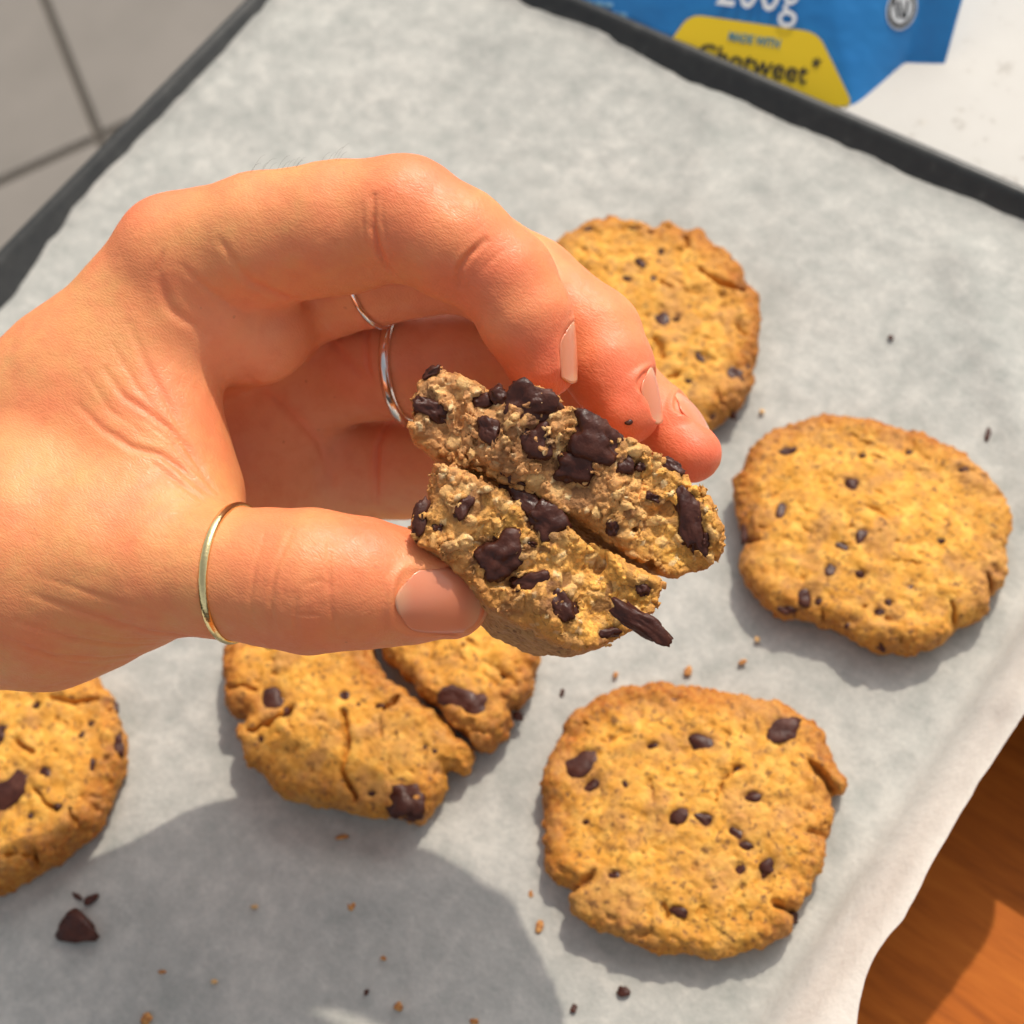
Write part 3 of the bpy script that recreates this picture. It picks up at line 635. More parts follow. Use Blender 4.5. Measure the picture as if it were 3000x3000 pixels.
    on_axis(1800, 1205, 26.35, 112, (85, 205), R(12), .45, .42, .8)
    on_axis(1966, 1300, 27.15, 100, (120, 80), R(9), .44, .40, .8)
    me.vertices.foreach_set('co', (c2w(V2*KH)*S).astype(np.float32).ravel()); me.update()
    set_attr(me, 'pale', pale)
    set_attr(me, 'red', np.clip(np.maximum(red, cred)+.12*fbm(V, 1.3, 3, 77), 0, 1))
    hand = obj('hand', me, M['skin'], label='hand reaching in from the left, pinching two cookie halves, rings on three fingers', cat='hand')
    for allv, q, tip in nails:
        nm_ = raw_mesh('nail', c2w(allv*KH)*S, q); set_attr(nm_, 'tip', tip); obj('nail', nm_, M['nail'], hand)
    # --- rings that follow the finger's own section
    def ring(c, nrm, rad, m_, label, flat=1.0, off=0.0):
        nrm = nrm/np.linalg.norm(nrm); u = np.cross(nrm, [0, 0, 1.0]); u /= np.linalg.norm(u); v = np.cross(nrm, u); k = 72; rr = []
        for t in np.linspace(0, 2*math.pi, k, endpoint=False):
            d = u*math.cos(t)+v*math.sin(t); hp = bvh.ray_cast(Vector(c), Vector(d)); rr.append(hp[3] if hp[0] is not None and hp[3] < 1.45 else np.nan)
        rr = np.array(rr); rr = np.where(np.isnan(rr), np.nanmedian(rr), rr); med = np.median(rr); rr = np.clip(rr, med*.8, med*1.2)
        for _ in range(8): rr = (np.roll(rr, 1)+rr*2+np.roll(rr, -1))/4
        rr += off; ns = 10; Vv = []
        for i, t in enumerate(np.linspace(0, 2*math.pi, k, endpoint=False)):
            d = u*math.cos(t)+v*math.sin(t)
            for s_ in np.linspace(0, 2*math.pi, ns, endpoint=False):
                Vv.append(c+d*(rr[i]+rad*.35+rad*math.cos(s_))+nrm*rad*flat*math.sin(s_))
        q = [(i*ns+j, i*ns+(j+1) % ns, ((i+1) % k)*ns+(j+1) % ns, ((i+1) % k)*ns+j) for i in range(k) for j in range(ns)]
        obj('finger_ring', raw_mesh('finger_ring', c2w(np.array(Vv)*KH)*S, np.array(q)), m_, label=label, cat='ring', group='rings worn on the hand')
    ring(cp(690, 1678, 25.15), np.array([1, -.05, .30]), .052, M['gold'], 'thin gold ring around the thumb', 1.5)
    ring(cp(1190, 1078, 29.0), np.array([1, .02, .34]), .115, M['silver'], 'rounded silver ring on the finger inside the curled hand', 1.0)
    ring(cp(1085, 795, 27.6), np.array([1, .2, .40]), .05, M['silver'], 'thin silver band just visible under the index finger', 1.2)
    # fine hairs on the index finger's back
    rnd = random.Random(4); Vh, Qh = [], []
    for i in range(16):
        x = rnd.uniform(720, 1010); y = next((q_ for q_ in range(440, 620, 2) if bvh.ray_cast(Vector((0, 0, 0)), Vector(cp(x, q_, 1.0)).normalized())[0] is not None), 560)+rnd.uniform(2, 8)
        p0, n_ = hit(x, y)
        dvec = np.array([.75, rnd.uniform(.0, .5), .25]); L = rnd.uniform(.15, .34); b0 = len(Vh)
        for k in range(5):
            t = k/4; p = p0+dvec*L*t+np.array([0, 1, 0])*L*.75*t*(1-.45*t)+np.array([0, .12*L*math.sin(t*3), 0]); w = .0034*(1-.8*t)
            for a in range(3): Vh.append(p+w*np.array([math.cos(a*2.1)*.4, math.sin(a*2.1), math.cos(a*2.1)]))
        for k in range(4):
            for a in range(3): Qh.append((b0+k*3+a, b0+k*3+(a+1) % 3, b0+(k+1)*3+(a+1) % 3, b0+(k+1)*3+a))
    hb = obj('hair', raw_mesh('hair', c2w(np.array(Vh)*KH)*S, np.array(Qh)), M['hair'], hand); hb['kind'] = 'stuff'
    bv2 = BVHTree.FromPolygons([tuple(v) for v in V2], faces)
    def final_hit(x, y): return np.array(bv2.ray_cast(Vector((0, 0, 0)), Vector(cp(x, y, 1.0)).normalized())[0])*KH
    return hand, final_hit
HAND, HAND_HIT = build_hand()

# ------------------------------------------------------------------ cookies
def lump(name, c, a1, a2, a3, seed, box_=4.0, rough=.16, sub=3):
    """irregular chunk: centre and three half axes, in world centimetres"""
    bm = bmesh.new(); bmesh.ops.create_icosphere(bm, subdivisions=sub, radius=1); n = np.array([v.co[:] for v in bm.verts])
    k = (np.abs(n)**box_).sum(1)**(-1/box_); n = n*k[:, None]
    n = n*(1+rough*fbm(n+seed*3.7, 1.1, 4, seed, .55)[:, None])
    p = n[:, :1]*a1+n[:, 1:2]*a2+n[:, 2:3]*a3
    for v, q in zip(bm.verts, p): v.co = Vector(q*S)
    me = bm_mesh(name, bm, True); return me, c
DOUGH, BROWN, DARK, PALE = np.array([.62, .275, .034]), np.array([.38, .115, .012]), np.array([.15, .055, .018]), np.array([.78, .44, .09])
def tray_cookie(name, to_px, outline, chips, cracks, label, cat, group, seed, thick=.82, brown_dir=(-.7, .7), specks=1.0):
    rs = np.random.RandomState(seed)
    zt = thick-.02
    poly = np.array([ground(*to_px(p), thick*.5)[:2] for p in outline])
    poly = smooth_poly(poly, 3)
    P3 = np.stack([poly[:, 0], poly[:, 1], 0*poly[:, 0]], 1)
    ctr = poly.mean(0); poly = poly+(poly-ctr)/np.linalg.norm(poly-ctr, axis=1)[:, None]*(.05*fbm(P3, 2.4, 3, seed))[:, None]
    h = .041; lo = np.array([*(poly.min(0)-.25), -.12]); hi = np.array([*(poly.max(0)+.25), thick+.42]); dims = np.ceil((hi-lo)/h).astype(int)
    gx, gy, gz = [lo[i]+h*np.arange(dims[i], dtype=np.float32) for i in range(3)]
    X2, Y2 = np.meshgrid(gx, gy, indexing='ij'); d2 = polysdf(X2, Y2, poly)
    P2 = np.stack([X2.ravel(), Y2.ravel(), 0*X2.ravel()], 1)
    top = thick+(.09*fbm(P2, .55, 2, seed+3)+.05*fbm(P2, 1.6, 2, seed+5)).reshape(X2.shape)+.10*sstep(0, 2.2, -d2)
    jx = (.075*fbm(P2, 3.2, 3, seed+9)).reshape(X2.shape); jy = (.075*fbm(P2, 3.2, 3, seed+10)).reshape(X2.shape); wmod = np.clip(.62+.45*fbm(P2, 2.6, 2, seed+8).reshape(X2.shape), .25, 1.3)
    for pts, wd, dp in cracks:
        w_ = np.array([ground(*to_px(p), zt)[:2] for p in pts]); dd_ = dist_poly(X2+jx, Y2+jy, w_)
        top = top-dp*.85*np.exp(-(dd_/(wd*wmod))**2)+.04*np.exp(-((dd_-.2)/.14)**2)*wmod
    cw = []
    for c in chips:
        p = ground(*to_px(c[:2]), zt)[:2]; ex = ground(*to_px((c[0]+c[2], c[1])), zt)[:2]-p; r_ = np.linalg.norm(ex); ry = np.linalg.norm(ground(*to_px((c[0], c[1]+c[3])), zt)[:2]-p)
        a = R(c[4]) if len(c) > 4 else 0
        d1 = ground(*to_px((c[0]+c[2]*math.cos(a), c[1]+c[2]*math.sin(a))), zt)[:2]-p; dn = ground(*to_px((c[0]-c[3]*math.sin(a), c[1]+c[3]*math.cos(a))), zt)[:2]-p
        cw.append((p, d1, dn))
        e1 = d1/np.linalg.norm(d1); u = ((X2-p[0])*e1[0]+(Y2-p[1])*e1[1])/np.linalg.norm(d1); v = (-(X2-p[0])*e1[1]+(Y2-p[1])*e1[0])/np.linalg.norm(dn)
        q = np.hypot(u, v); top = top-.10*np.exp(-(q/.9)**4)
    r = .36
    Z = gz[None, None, :]
    q1 = (d2+r)[:, :, None]; hz = top[:, :, None]/2; q2 = np.abs(Z-hz)-hz+r
    F = (np.sqrt(np.maximum(q1, 0)**2+np.maximum(q2, 0)**2)+np.minimum(np.maximum(q1, q2), 0)-r).astype(np.float32)
    ii = np.nonzero(np.abs(F) < .12); P = np.stack([gx[ii[0]], gy[ii[1]], gz[ii[2]]], 1)
    w1, w1b, id1 = worley(P, 5.5, seed+11); w2, w2b, _ = worley(P, 12, seed+12)
    edge = sstep(-.5, .0, d2[ii[0], ii[1]])
    low = P[:, 2] > .06
    amp = .035+.05*edge
    F[ii] -= np.where(low, 1, .15)*(amp*(.55-w1)*1.2+.035*(.5-w2)+.04*fbm(P, 2.6, 3, seed+13))
    pit = sstep(.5, .75, vnoise(P, 5.2, seed+14))*.06; F[ii] += pit
    F = np.maximum(F, -(Z-.015))
    V, Q = nets(F, lo, h)
    cid = worley(V, 5.5, seed+11)[2]; n1 = fbm(V, 1.1, 3, seed+20); n2 = vnoise(V, 5, seed+21)
    dd = d2[np.clip(((V[:, 0]-lo[0])/h).round().astype(int), 0, dims[0]-1), np.clip(((V[:, 1]-lo[1])/h).round().astype(int), 0, dims[1]-1)]
    cen = poly.mean(0); bd = ((V[:, :2]-cen)@np.array(brown_dir))/3.0
    eb = np.clip(sstep(-.95, .06, dd)*(.85+.6*bd+.45*n1), 0, 1)
    C = DOUGH*(1+.10*n1[:, None])+(PALE-DOUGH)*(sstep(.45, .95, cid)*.6)[:, None]
    C = C+(BROWN-C)*eb[:, None]
    grey = sstep(.1, .8, fbm(V, .7, 2, seed+25)+.35*((V[:, :2]-cen)@np.array([.6, -.4]))/3)*.45; C = C+(np.array([.42, .225, .085])-C)*grey[:, None]
    f1, _, sid = worley(V, 4.6, seed+30); sp = (1-sstep(.13, .24, f1))*(sid > 1-.5*specks); C = C+(DARK-C)*(sp*.9)[:, None]
    f1, _, sid = worley(V, 8.5, seed+31); sp = (1-sstep(.14, .26, f1))*(sid > 1-.42*specks); C = C+(DARK-C)*(sp*.75)[:, None]
    for p, d1, dn in cw:                                  # melted smear in the dough round each chip
        ii2 = np.nonzero(((V[:, 0]-p[0])**2+(V[:, 1]-p[1])**2) < 4*max(d1@d1, dn@dn))[0]
        if not len(ii2): continue
        a_ = (V[ii2, :2]-p)@d1/(d1@d1); b_ = (V[ii2, :2]-p)@dn/(dn@dn); sm_ = np.exp(-(np.hypot(a_, b_)/1.3)**4)*sstep(-.5, .6, vnoise(V[ii2], 4, seed+60)); C[ii2] += (np.array([.22, .075, .03])-C[ii2])*(sm_*.75)[:, None]
    bl_ = sstep(.1, .75, fbm(V, 1.9, 3, seed+61))*.6; C = C+(np.array([.42, .19, .06])-C)*bl_[:, None]
    rim_ = sstep(-.38, .02, dd)*np.clip(.55+.5*n1+.35*bd, 0, 1); C = C+(np.array([.27, .075, .010])-C)*(rim_*.7)[:, None]
    f1, _, sid = worley(V, 13, seed+33); sp = (1-sstep(.16, .30, f1))*(sid > 1-.35*specks); C = C+(np.array([.17, .06, .02])-C)*(sp*.7)[:, None]
    me = raw_mesh('dough', (V-np.array([*cen, 0]))*S, Q); set_attr(me, 'Col', np.clip(C, .01, 1))
    o = obj(name, None, None, label=label, cat=cat, group=group); obj('dough', me, M['cookie'], o); o.location = (cen[0]*S, cen[1]*S, .05*S)
    for k, (p, d1, dn) in enumerate(cw):
        ix = int(np.clip(round((p[0]-lo[0])/h), 0, dims[0]-1)); iy = int(np.clip(round((p[1]-lo[1])/h), 0, dims[1]-1))
        inn = d2[ix, iy]; zz = top[ix, iy] if inn < -.3 else top[ix, iy]*(.5 if inn > -.05 else .8)
        mr = min(np.linalg.norm(d1), np.linalg.norm(dn))
        me_, _ = lump('chocolate_chip', None, np.array([*d1, 0])*1.12, np.array([*dn, 0])*1.12, np.array([0, 0, max(mr*.4, .08)]), seed*31+k, 2.5, .5, 3)
        ch = obj('chocolate_chip', me_, M['chocolate'], o); ch.location = ((p[0]-cen[0])*S, (p[1]-cen[1])*S, (zz-.0)*S)
    return o
def Zm(ox, oy, k): return lambda p: (ox+p[0]*k, oy+p[1]*k)
def build_cookies():
    G = 'cookies lying on the baking paper'
    tray_cookie('cookie', Zm(1550, 1950, .5176),
        [(640, 130), (800, 125), (1050, 150), (1280, 190), (1450, 250), (1600, 330), (1670, 400), (1700, 500), (1750, 590), (1785, 650), (1770, 720), (1725, 730), (1700, 790), (1725, 850), (1705, 900), (1690, 960), (1660, 1090), (1600, 1230), (1570, 1330), (1525, 1390), (1500, 1425), (1480, 1500), (1400, 1560), (1260, 1610), (1060, 1645), (900, 1640), (740, 1620), (600, 1580), (450, 1520), (330, 1450), (240, 1390), (222, 1330), (250, 1270), (200, 1245), (140, 1220), (100, 1140), (85, 1050), (95, 980), (90, 850), (85, 700), (105, 580), (140, 460), (200, 360), (260, 290), (340, 240), (430, 190), (520, 155)],
        [(300, 560, 125, 68, -32), (360, 670, 68, 36, -30), (985, 445, 92, 46, 14), (1410, 375, 105, 68, 0), (1175, 595, 36, 22), (1265, 752, 52, 34), (850, 868, 62, 44, -30), (995, 880, 50, 36, 30), (1168, 950, 52, 34, 35), (1222, 1020, 44, 32, 40), (1350, 1140, 66, 46, -40), (1195, 1150, 36, 38), (485, 1190, 40, 26), (700, 462, 36, 20, -15), (320, 885, 24, 15), (845, 1390, 48, 26, 20), (545, 680, 15, 26, -20), (1480, 1400, 36, 30), (825, 195, 34, 24)],
        [([(1600, 540), (1690, 690), (1730, 745)], .09, .5), ([(1180, 590), (1110, 660), (1070, 740), (1060, 800)], .05, .16), ([(1410, 1345), (1490, 1385), (1550, 1410)], .08, .5), ([(245, 1270), (350, 1195)], .09, .3), ([(1560, 940), (1700, 950)], .05, .2), ([(430, 440), (560, 385)], .05, .1), ([(760, 1340), (765, 1420)], .06, .2), ([(900, 1320), (980, 1250)], .04, .12), ([(690, 660), (700, 780)], .05, .1), ([(560, 1540), (690, 1480)], .06, .15)],
        'whole round cookie nearest the camera with two big dark chocolate chunks near its top edge', 'cookie', G, 3, brown_dir=(-.9, .45), specks=1.1)
    tray_cookie('cookie', Zm(2100, 1150, .4658),
        [(630, 165), (730, 165), (880, 205), (1100, 235), (1250, 270), (1400, 325), (1530, 370), (1610, 450), (1700, 550), (1780, 660), (1840, 740), (1850, 850), (1830, 950), (1825, 1080), (1790, 1190), (1720, 1280), (1690, 1390), (1600, 1450), (1500, 1490), (1450, 1560), (1330, 1610), (1200, 1645), (1100, 1630), (1010, 1640), (900, 1580), (780, 1520), (690, 1480), (630, 1460), (520, 1430), (400, 1410), (330, 1350), (230, 1260), (160, 1180), (150, 1080), (160, 990), (180, 900), (130, 820), (115, 700), (110, 590), (150, 510), (210, 420), (260, 350), (340, 280), (430, 225), (520, 205)],
        [(840, 600, 54, 40), (410, 750, 40, 66, 10), (190, 810, 26, 78, 15), (910, 925, 32, 54, 20), (790, 995, 48, 22, 22), (710, 1135, 42, 34, 20), (905, 1160, 38, 32), (555, 1290, 44, 46, -40), (450, 392, 62, 26, -8), (910, 410, 26, 17), (1540, 485, 40, 26), (1750, 1110, 46, 38), (1080, 1340, 30, 22), (1020, 1395, 38, 18), (862, 1440, 58, 38, -40), (430, 1340, 58, 30, 15), (220, 920, 30, 24), (1210, 370, 24, 16), (640, 1325, 22, 26), (1220, 1240, 30, 18), (1410, 950, 20, 20), (1030, 1555, 42, 26, 35), (490, 225, 50, 20, -10)],
        [([(1110, 1085), (1260, 1100)], .05, .15), ([(640, 1470), (655, 1370)], .08, .3), ([(1480, 1330), (1500, 1490)], .07, .3), ([(1700, 1140), (1730, 1280)], .06, .3), ([(170, 900), (240, 935)], .07, .3), ([(1160, 1550), (1200, 1640)], .06, .3), ([(930, 760), (1090, 840)], .05, .1), ([(1030, 1560), (1090, 1600)], .06, .2)],
        'oval cookie by the raised right edge of the paper, finely speckled with small chips', 'cookie', G, 11, brown_dir=(-.75, .3), specks=1.25)
    tray_cookie('cookie', Zm(1600, 600, .3623),
        [(150, 300), (270, 250), (360, 210), (470, 190), (520, 160), (600, 185), (690, 210), (800, 215), (880, 245), (940, 210), (1000, 190), (1080, 220), (1130, 270), (1220, 245), (1280, 270), (1320, 320), (1420, 400), (1500, 470), (1560, 550), (1610, 620), (1630, 700), (1700, 745), (1730, 800), (1745, 950), (1720, 1080), (1700, 1200), (1680, 1350), (1650, 1480), (1600, 1590), (1480, 1690), (1380, 1780), (1300, 1840), (1150, 1900), (900, 1950), (600, 1900), (300, 1750), (100, 1550), (-50, 1300), (-120, 1000), (-100, 700), (0, 450)],
        [(930, 935, 62, 78, -25), (1500, 1355, 74, 68), (1588, 655, 38, 66, -10), (760, 495, 52, 34, 35), (872, 632, 30, 24), (660, 632, 46, 20, 10), (990, 195, 28, 22), (1150, 1445, 34, 18), (930, 390, 22, 24), (1240, 1262, 52, 26, 40), (1630, 1285, 22, 26), (1385, 1550, 18, 60, -8), (1510, 1620, 24, 22), (730, 215, 64, 18, 5), (835, 240, 44, 18, 10), (340, 225, 50, 18, -15), (1050, 945, 30, 20), (1330, 1680, 40, 26, -30)],
        [([(1260, 545), (1400, 645), (1580, 690)], .09, .35), ([(1000, 1425), (1100, 1375)], .07, .2), ([(895, 1120), (945, 1240)], .07, .2), ([(930, 640), (1020, 685)], .06, .15), ([(1120, 250), (1140, 330)], .08, .25), ([(1560, 980), (1620, 1060)], .05, .12), ([(1120, 700), (1220, 740)], .06, .12)],
        'cookie farthest back, partly hidden behind the fingertips', 'cookie', G, 23, thick=.9, brown_dir=(.2, .85), specks=.9)
    tray_cookie('cookie', Zm(0, 1900, .414),
        [(710, 210), (740, 300), (790, 350), (830, 440), (880, 560), (885, 650), (880, 800), (870, 920), (820, 1040), (760, 1150), (720, 1240), (640, 1340), (540, 1420), (420, 1510), (300, 1580), (200, 1640), (90, 1710), (0, 1745), (-200, 1780), (-450, 1740), (-700, 1600), (-850, 1350), (-900, 1000), (-820, 600), (-650, 250), (-400, 0), (-100, -80), (200, -60), (450, 20), (620, 110)],
        [(80, 1035, 180, 80, -38), (752, 372, 34, 42), (812, 660, 42, 72, 10), (345, 890, 46, 36, 30), (640, 537, 30, 20), (580, 620, 26, 24), (755, 790, 34, 24, -30), (260, 410, 28, 22), (665, 1052, 36, 20, 10), (430, 1132, 30, 20), (380, 1412, 24, 22), (10, 640, 44, 60), (30, 575, 40, 26), (665, 830, 20, 40), (240, 1195, 22, 20), (620, 370, 26, 18), (-200, 700, 60, 50)],
        [([(115, 680), (170, 730), (245, 765)], .07, .25), ([(250, 1020), (330, 1090), (430, 1140)], .07, .25), ([(505, 1150), (590, 1340)], .06, .25), ([(265, 1460), (225, 1570)], .08, .35), ([(60, 1475), (150, 1440), (260, 1460)], .06, .2), ([(390, 360), (530, 400), (710, 350)], .06, .2), ([(840, 540), (860, 680)], .05, .2)],
        'cookie cut off by the left edge, with one long dark chunk on it', 'cookie', G, 37, brown_dir=(.3, -.6), specks=1.35)
    G2 = 'pieces of the cracked cookie under the thumb'
    tray_cookie('cookie_piece', Zm(600, 1700, .5176),
        [(945, 330), (955, 430), (985, 490), (1045, 570), (1105, 620), (1190, 670), (1230, 720), (1300, 770), (1370, 830), (1430, 900), (1490, 940), (1510, 1000), (1508, 1060), (1485, 1090), (1440, 1088), (1400, 1070), (1372, 1090), (1362, 1190), (1310, 1270), (1250, 1320), (1215, 1378), (1170, 1368), (1110, 1350), (1040, 1350), (920, 1335), (830, 1310), (740, 1280), (640, 1280), (540, 1265), (450, 1230), (390, 1180), (340, 1120), (280, 1060), (255, 990), (215, 910), (205, 860), (235, 838), (265, 845), (275, 795), (255, 780), (190, 775), (150, 740), (120, 690), (118, 640), (135, 600), (115, 560), (125, 480), (135, 430), (150, 400), (140, 360), (190, 300), (250, 150), (400, -20), (620, -110), (850, -120), (905, 150)],
        [(400, 672, 66, 68), (1140, 1225, 90, 88), (1165, 1310, 50, 30, 20), (790, 662, 30, 32), (945, 1205, 30, 20), (870, 712, 18, 14), (985, 715, 24, 14), (380, 380, 38, 20), (1250, 945, 14, 14), (1305, 972, 16, 14), (320, 905, 18, 22)],
        [([(490, 750), (420, 790), (370, 830), (250, 860)], .10, .55), ([(790, 780), (805, 950), (765, 1070), (800, 1130), (830, 1220)], .07, .3), ([(1010, 780), (990, 870)], .06, .15), ([(1020, 740), (1095, 670)], .08, .3), ([(1060, 1010), (1075, 1110)], .06, .15), ([(490, 800), (520, 870)], .06, .12), ([(140, 600), (240, 610), (300, 640)], .06, .15)],
        'larger front piece of the cookie cracked in two below the thumb', 'cookie', G2, 41, thick=.95, brown_dir=(-.6, .5), specks=.45)
    tray_cookie('cookie_piece', Zm(600, 1700, .5176),
        [(1005, 340), (1025, 440), (1090, 500), (1125, 545), (1185, 580), (1220, 640), (1275, 690), (1365, 750), (1405, 820), (1485, 880), (1520, 950), (1560, 970), (1620, 950), (1690, 880), (1730, 810), (1740, 745), (1800, 710), (1840, 660), (1860, 570), (1880, 480), (1885, 380), (1870, 260), (1800, 110), (1650, 0), (1400, -90), (1150, -125), (920, -120), (960, 120)],
        [(1425, 665, 75, 52, 25), (1535, 715, 95, 60, 10), (1780, 520, 18, 20), (1680, 540, 20, 16), (1750, 720, 24, 18)],
        [([(1500, 830), (1560, 870)], .06, .15), ([(1620, 480), (1760, 600)], .06, .1), ([(1740, 740), (1690, 700)], .07, .2)],
        'smaller rear piece of the cracked cookie, with one rectangular chocolate chunk', 'cookie', G2, 53, thick=.95, brown_dir=(.8, -.3), specks=.5)
build_cookies()

# ------------------------------------------------------------------ the two cookie halves in the hand
def held_half(outline, chips, label, seed, df, back_r, slope, tone, group):
    k = .5694; Z = lambda p: (1100+p[0]*k, 1000+p[1]*k)
    ang = R(28); eu = np.array([math.cos(ang), -math.sin(ang)]); ev = np.array([math.sin(ang), math.cos(ang)])
    P0 = np.array([cp(*Z(p), df)[:2] for p in outline]); poly = smooth_poly(P0, 3)
    p3 = np.stack([poly[:, 0], poly[:, 1], 0*poly[:, 0]], 1); ctr = poly.mean(0)
    poly = poly+(poly-ctr)/np.linalg.norm(poly-ctr, axis=1)[:, None]*(.035*fbm(p3, 3.5, 3, seed))[:, None]
    uv = np.stack([poly@eu, poly@ev], 1); uc = (uv[:, 0].min()+uv[:, 0].max())/2
    h = .024; lo = np.array([*(poly.min(0)-.3), -.45]); hi = np.array([*(poly.max(0)+np.array([.3, .3])), back_r+.15]); lo[1] -= slope*back_r
    dims = np.ceil((hi-lo)/h).astype(int); gx, gy, gw = [lo[i]+h*np.arange(dims[i], dtype=np.float32) for i in range(3)]
    X2, Y2 = np.meshgrid(gx, gy, indexing='ij'); u2 = X2*eu[0]+Y2*eu[1]-uc; v2 = X2*ev[0]+Y2*ev[1]
    # signed distance of the section on its own fine table, looked up for every depth
    t = .03; ul = uv[:, 0].min()-uc-1.2; vl = uv[:, 1].min()-1.2; nu = int((uv[:, 0].max()-uc+1.2-ul)/t); nv = int((uv[:, 1].max()+1.2-vl)/t)
    tu, tv = np.meshgrid(ul+t*np.arange(nu), vl+t*np.arange(nv), indexing='ij'); T = polysdf(tu.astype(np.float32), tv.astype(np.float32), np.stack([uv[:, 0]-uc, uv[:, 1]], 1))
    def look(u, v):
        a = np.clip((u-ul)/t, 0, nu-1.001); b = np.clip((v-vl)/t, 0, nv-1.001); i = a.astype(int); j = b.astype(int); fa, fb = a-i, b-j
        return T[i, j]*(1-fa)*(1-fb)+T[i+1, j]*fa*(1-fb)+T[i, j+1]*(1-fa)*fb+T[i+1, j+1]*fa*fb
    F = np.empty(dims, np.float32)
    for n, w in enumerate(gw):
        wc = min(max(w, 0), back_r*.985); sc_ = math.sqrt(1-(wc/back_r)**2); sc_ = max(sc_, .12)
        F[:, :, n] = look(u2/sc_, v2+slope*max(w, 0))*min(1, sc_+.25)+.22*(wc/back_r)**5
    F = np.maximum(F, gw[None, None, :]-back_r*.98)
    P2 = np.stack([X2.ravel(), Y2.ravel(), 0*X2.ravel()], 1)
    wf = (.16*fbm(P2, .9, 2, seed+1)+.10*fbm(P2, 2.6, 2, seed+2)).reshape(X2.shape)+.10+.07*sstep(-.2, 0, look(u2, v2))
    cinfo = []
    for c in chips:
        a = R(c[4]) if len(c) > 4 else 0; p = cp(*Z(c[:2]), df)[:2]; d1 = np.array([math.cos(a), -math.sin(a)])*c[2]*k*df/FPX; d2_ = np.array([math.sin(a), math.cos(a)])*c[3]*k*df/FPX
        out = c[5] if len(c) > 5 else 0
        u = ((X2-p[0])*d1[0]+(Y2-p[1])*d1[1])/(d1@d1); v = ((X2-p[0])*d2_[0]+(Y2-p[1])*d2_[1])/(d2_@d2_); q = np.hypot(u, v)
        wf = wf+(.05 if out == 0 else 0)*np.exp(-(q/1.05)**4); cinfo.append((p, d1, d2_, out))
    ft = -(gw[None, None, :]-wf[:, :, None]).astype(np.float32)
    hh = np.clip(.5-.5*(ft-F)/.10, 0, 1); F = ft*(1-hh)+F*hh+.10*hh*(1-hh)
    ii = np.nonzero(np.abs(F) < .17); P = np.stack([gx[ii[0]], gy[ii[1]], gw[ii[2]]], 1)
    frac = 1-sstep(.12, .5, P[:, 2]-wf[ii[0], ii[1]])
    warp = P+.04*np.stack([vnoise(P, 6, seed+40), vnoise(P, 6, seed+41), vnoise(P, 6, seed+42)], 1)
    w1, w1b, i1 = worley(warp, 5.6, seed+11); w2, w2b, i2 = worley(warp, 12.5, seed+12); w3 = vnoise(P, 24, seed+13)
    e1_, e2_ = sstep(0, .28, w1b-w1), sstep(0, .30, w2b-w2)
    gr = .085*(i1-.45)*e1_+.05*(e1_-.6)+.055*(i2-.5)*e2_+.035*(e2_-.5)+.012*w3+.07*fbm(P, 2.2, 2, seed+14)
    cru = .03*(.5-w2)+.035*fbm(P, 3.2, 3, seed+15)
    el_ = look(P[:, 0]*eu[0]+P[:, 1]*eu[1]-uc, P[:, 0]*ev[0]+P[:, 1]*ev[1]); gr = gr*(.65+.35*sstep(-.0, .10, -el_))*np.clip(.95+.5*fbm(P, 1.3, 2, seed+70), .6, 1.4)
    F[ii] -= frac*gr+(1-frac)*cru
    F[ii] += frac*.16*sstep(.48, .75, vnoise(P, 4.0, seed+16))
    V, Q = biggest(*nets(F, lo, h))
    # colours
    ix = np.clip(((V[:, 0]-lo[0])/h).round().astype(int), 0, dims[0]-1); iy = np.clip(((V[:, 1]-lo[1])/h).round().astype(int), 0, dims[1]-1)
    fr = 1-sstep(.10, .42, V[:, 2]-wf[ix, iy])
    Wp = V+.04*np.stack([vnoise(V, 6, seed+40), vnoise(V, 6, seed+41), vnoise(V, 6, seed+42)], 1)
    _, _, id1 = worley(Wp, 5.6, seed+11); _, _, id2 = worley(Wp, 12.5, seed+12); lf = fbm(V, .8, 3, seed+50)
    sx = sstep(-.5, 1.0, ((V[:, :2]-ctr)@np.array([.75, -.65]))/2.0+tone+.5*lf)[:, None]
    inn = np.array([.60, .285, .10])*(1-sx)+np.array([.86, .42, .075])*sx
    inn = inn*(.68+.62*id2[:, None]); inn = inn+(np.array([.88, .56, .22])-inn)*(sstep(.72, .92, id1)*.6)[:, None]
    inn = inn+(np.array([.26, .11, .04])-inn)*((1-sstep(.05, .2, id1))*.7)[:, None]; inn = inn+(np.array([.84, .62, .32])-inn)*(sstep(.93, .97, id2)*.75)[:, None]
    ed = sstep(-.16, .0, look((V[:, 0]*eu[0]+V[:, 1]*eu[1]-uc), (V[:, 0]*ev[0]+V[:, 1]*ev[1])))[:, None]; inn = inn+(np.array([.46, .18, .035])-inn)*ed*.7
    n1 = fbm(V, 1.6, 3, seed+51); crust = np.array([.40, .19, .06])*(1+.25*n1[:, None]); crust = crust+(np.array([.56, .33, .12])-crust)*sstep(.2, .8, id2[:, None])*.5
    f1, _, sid = worley(V, 6.5, seed+30); sp = ((1-sstep(.14, .3, f1))*(sid > .5)*(1-fr))[:, None]; crust = crust+(DARK-crust)*sp*.9
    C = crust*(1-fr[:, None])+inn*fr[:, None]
    for p, d1, d2_, out in cinfo:                         # melted chocolate smeared into the crumb
        a_ = (V[:, :2]-p)@d1/(d1@d1); b_ = (V[:, :2]-p)@d2_/(d2_@d2_); sm_ = np.exp(-(np.hypot(a_, b_)/1.45)**4)*sstep(-.2, .5, vnoise(V, 7, seed+80))*fr; C = C+(np.array([.14, .045, .018])-C)*(sm_*.8)[:, None]
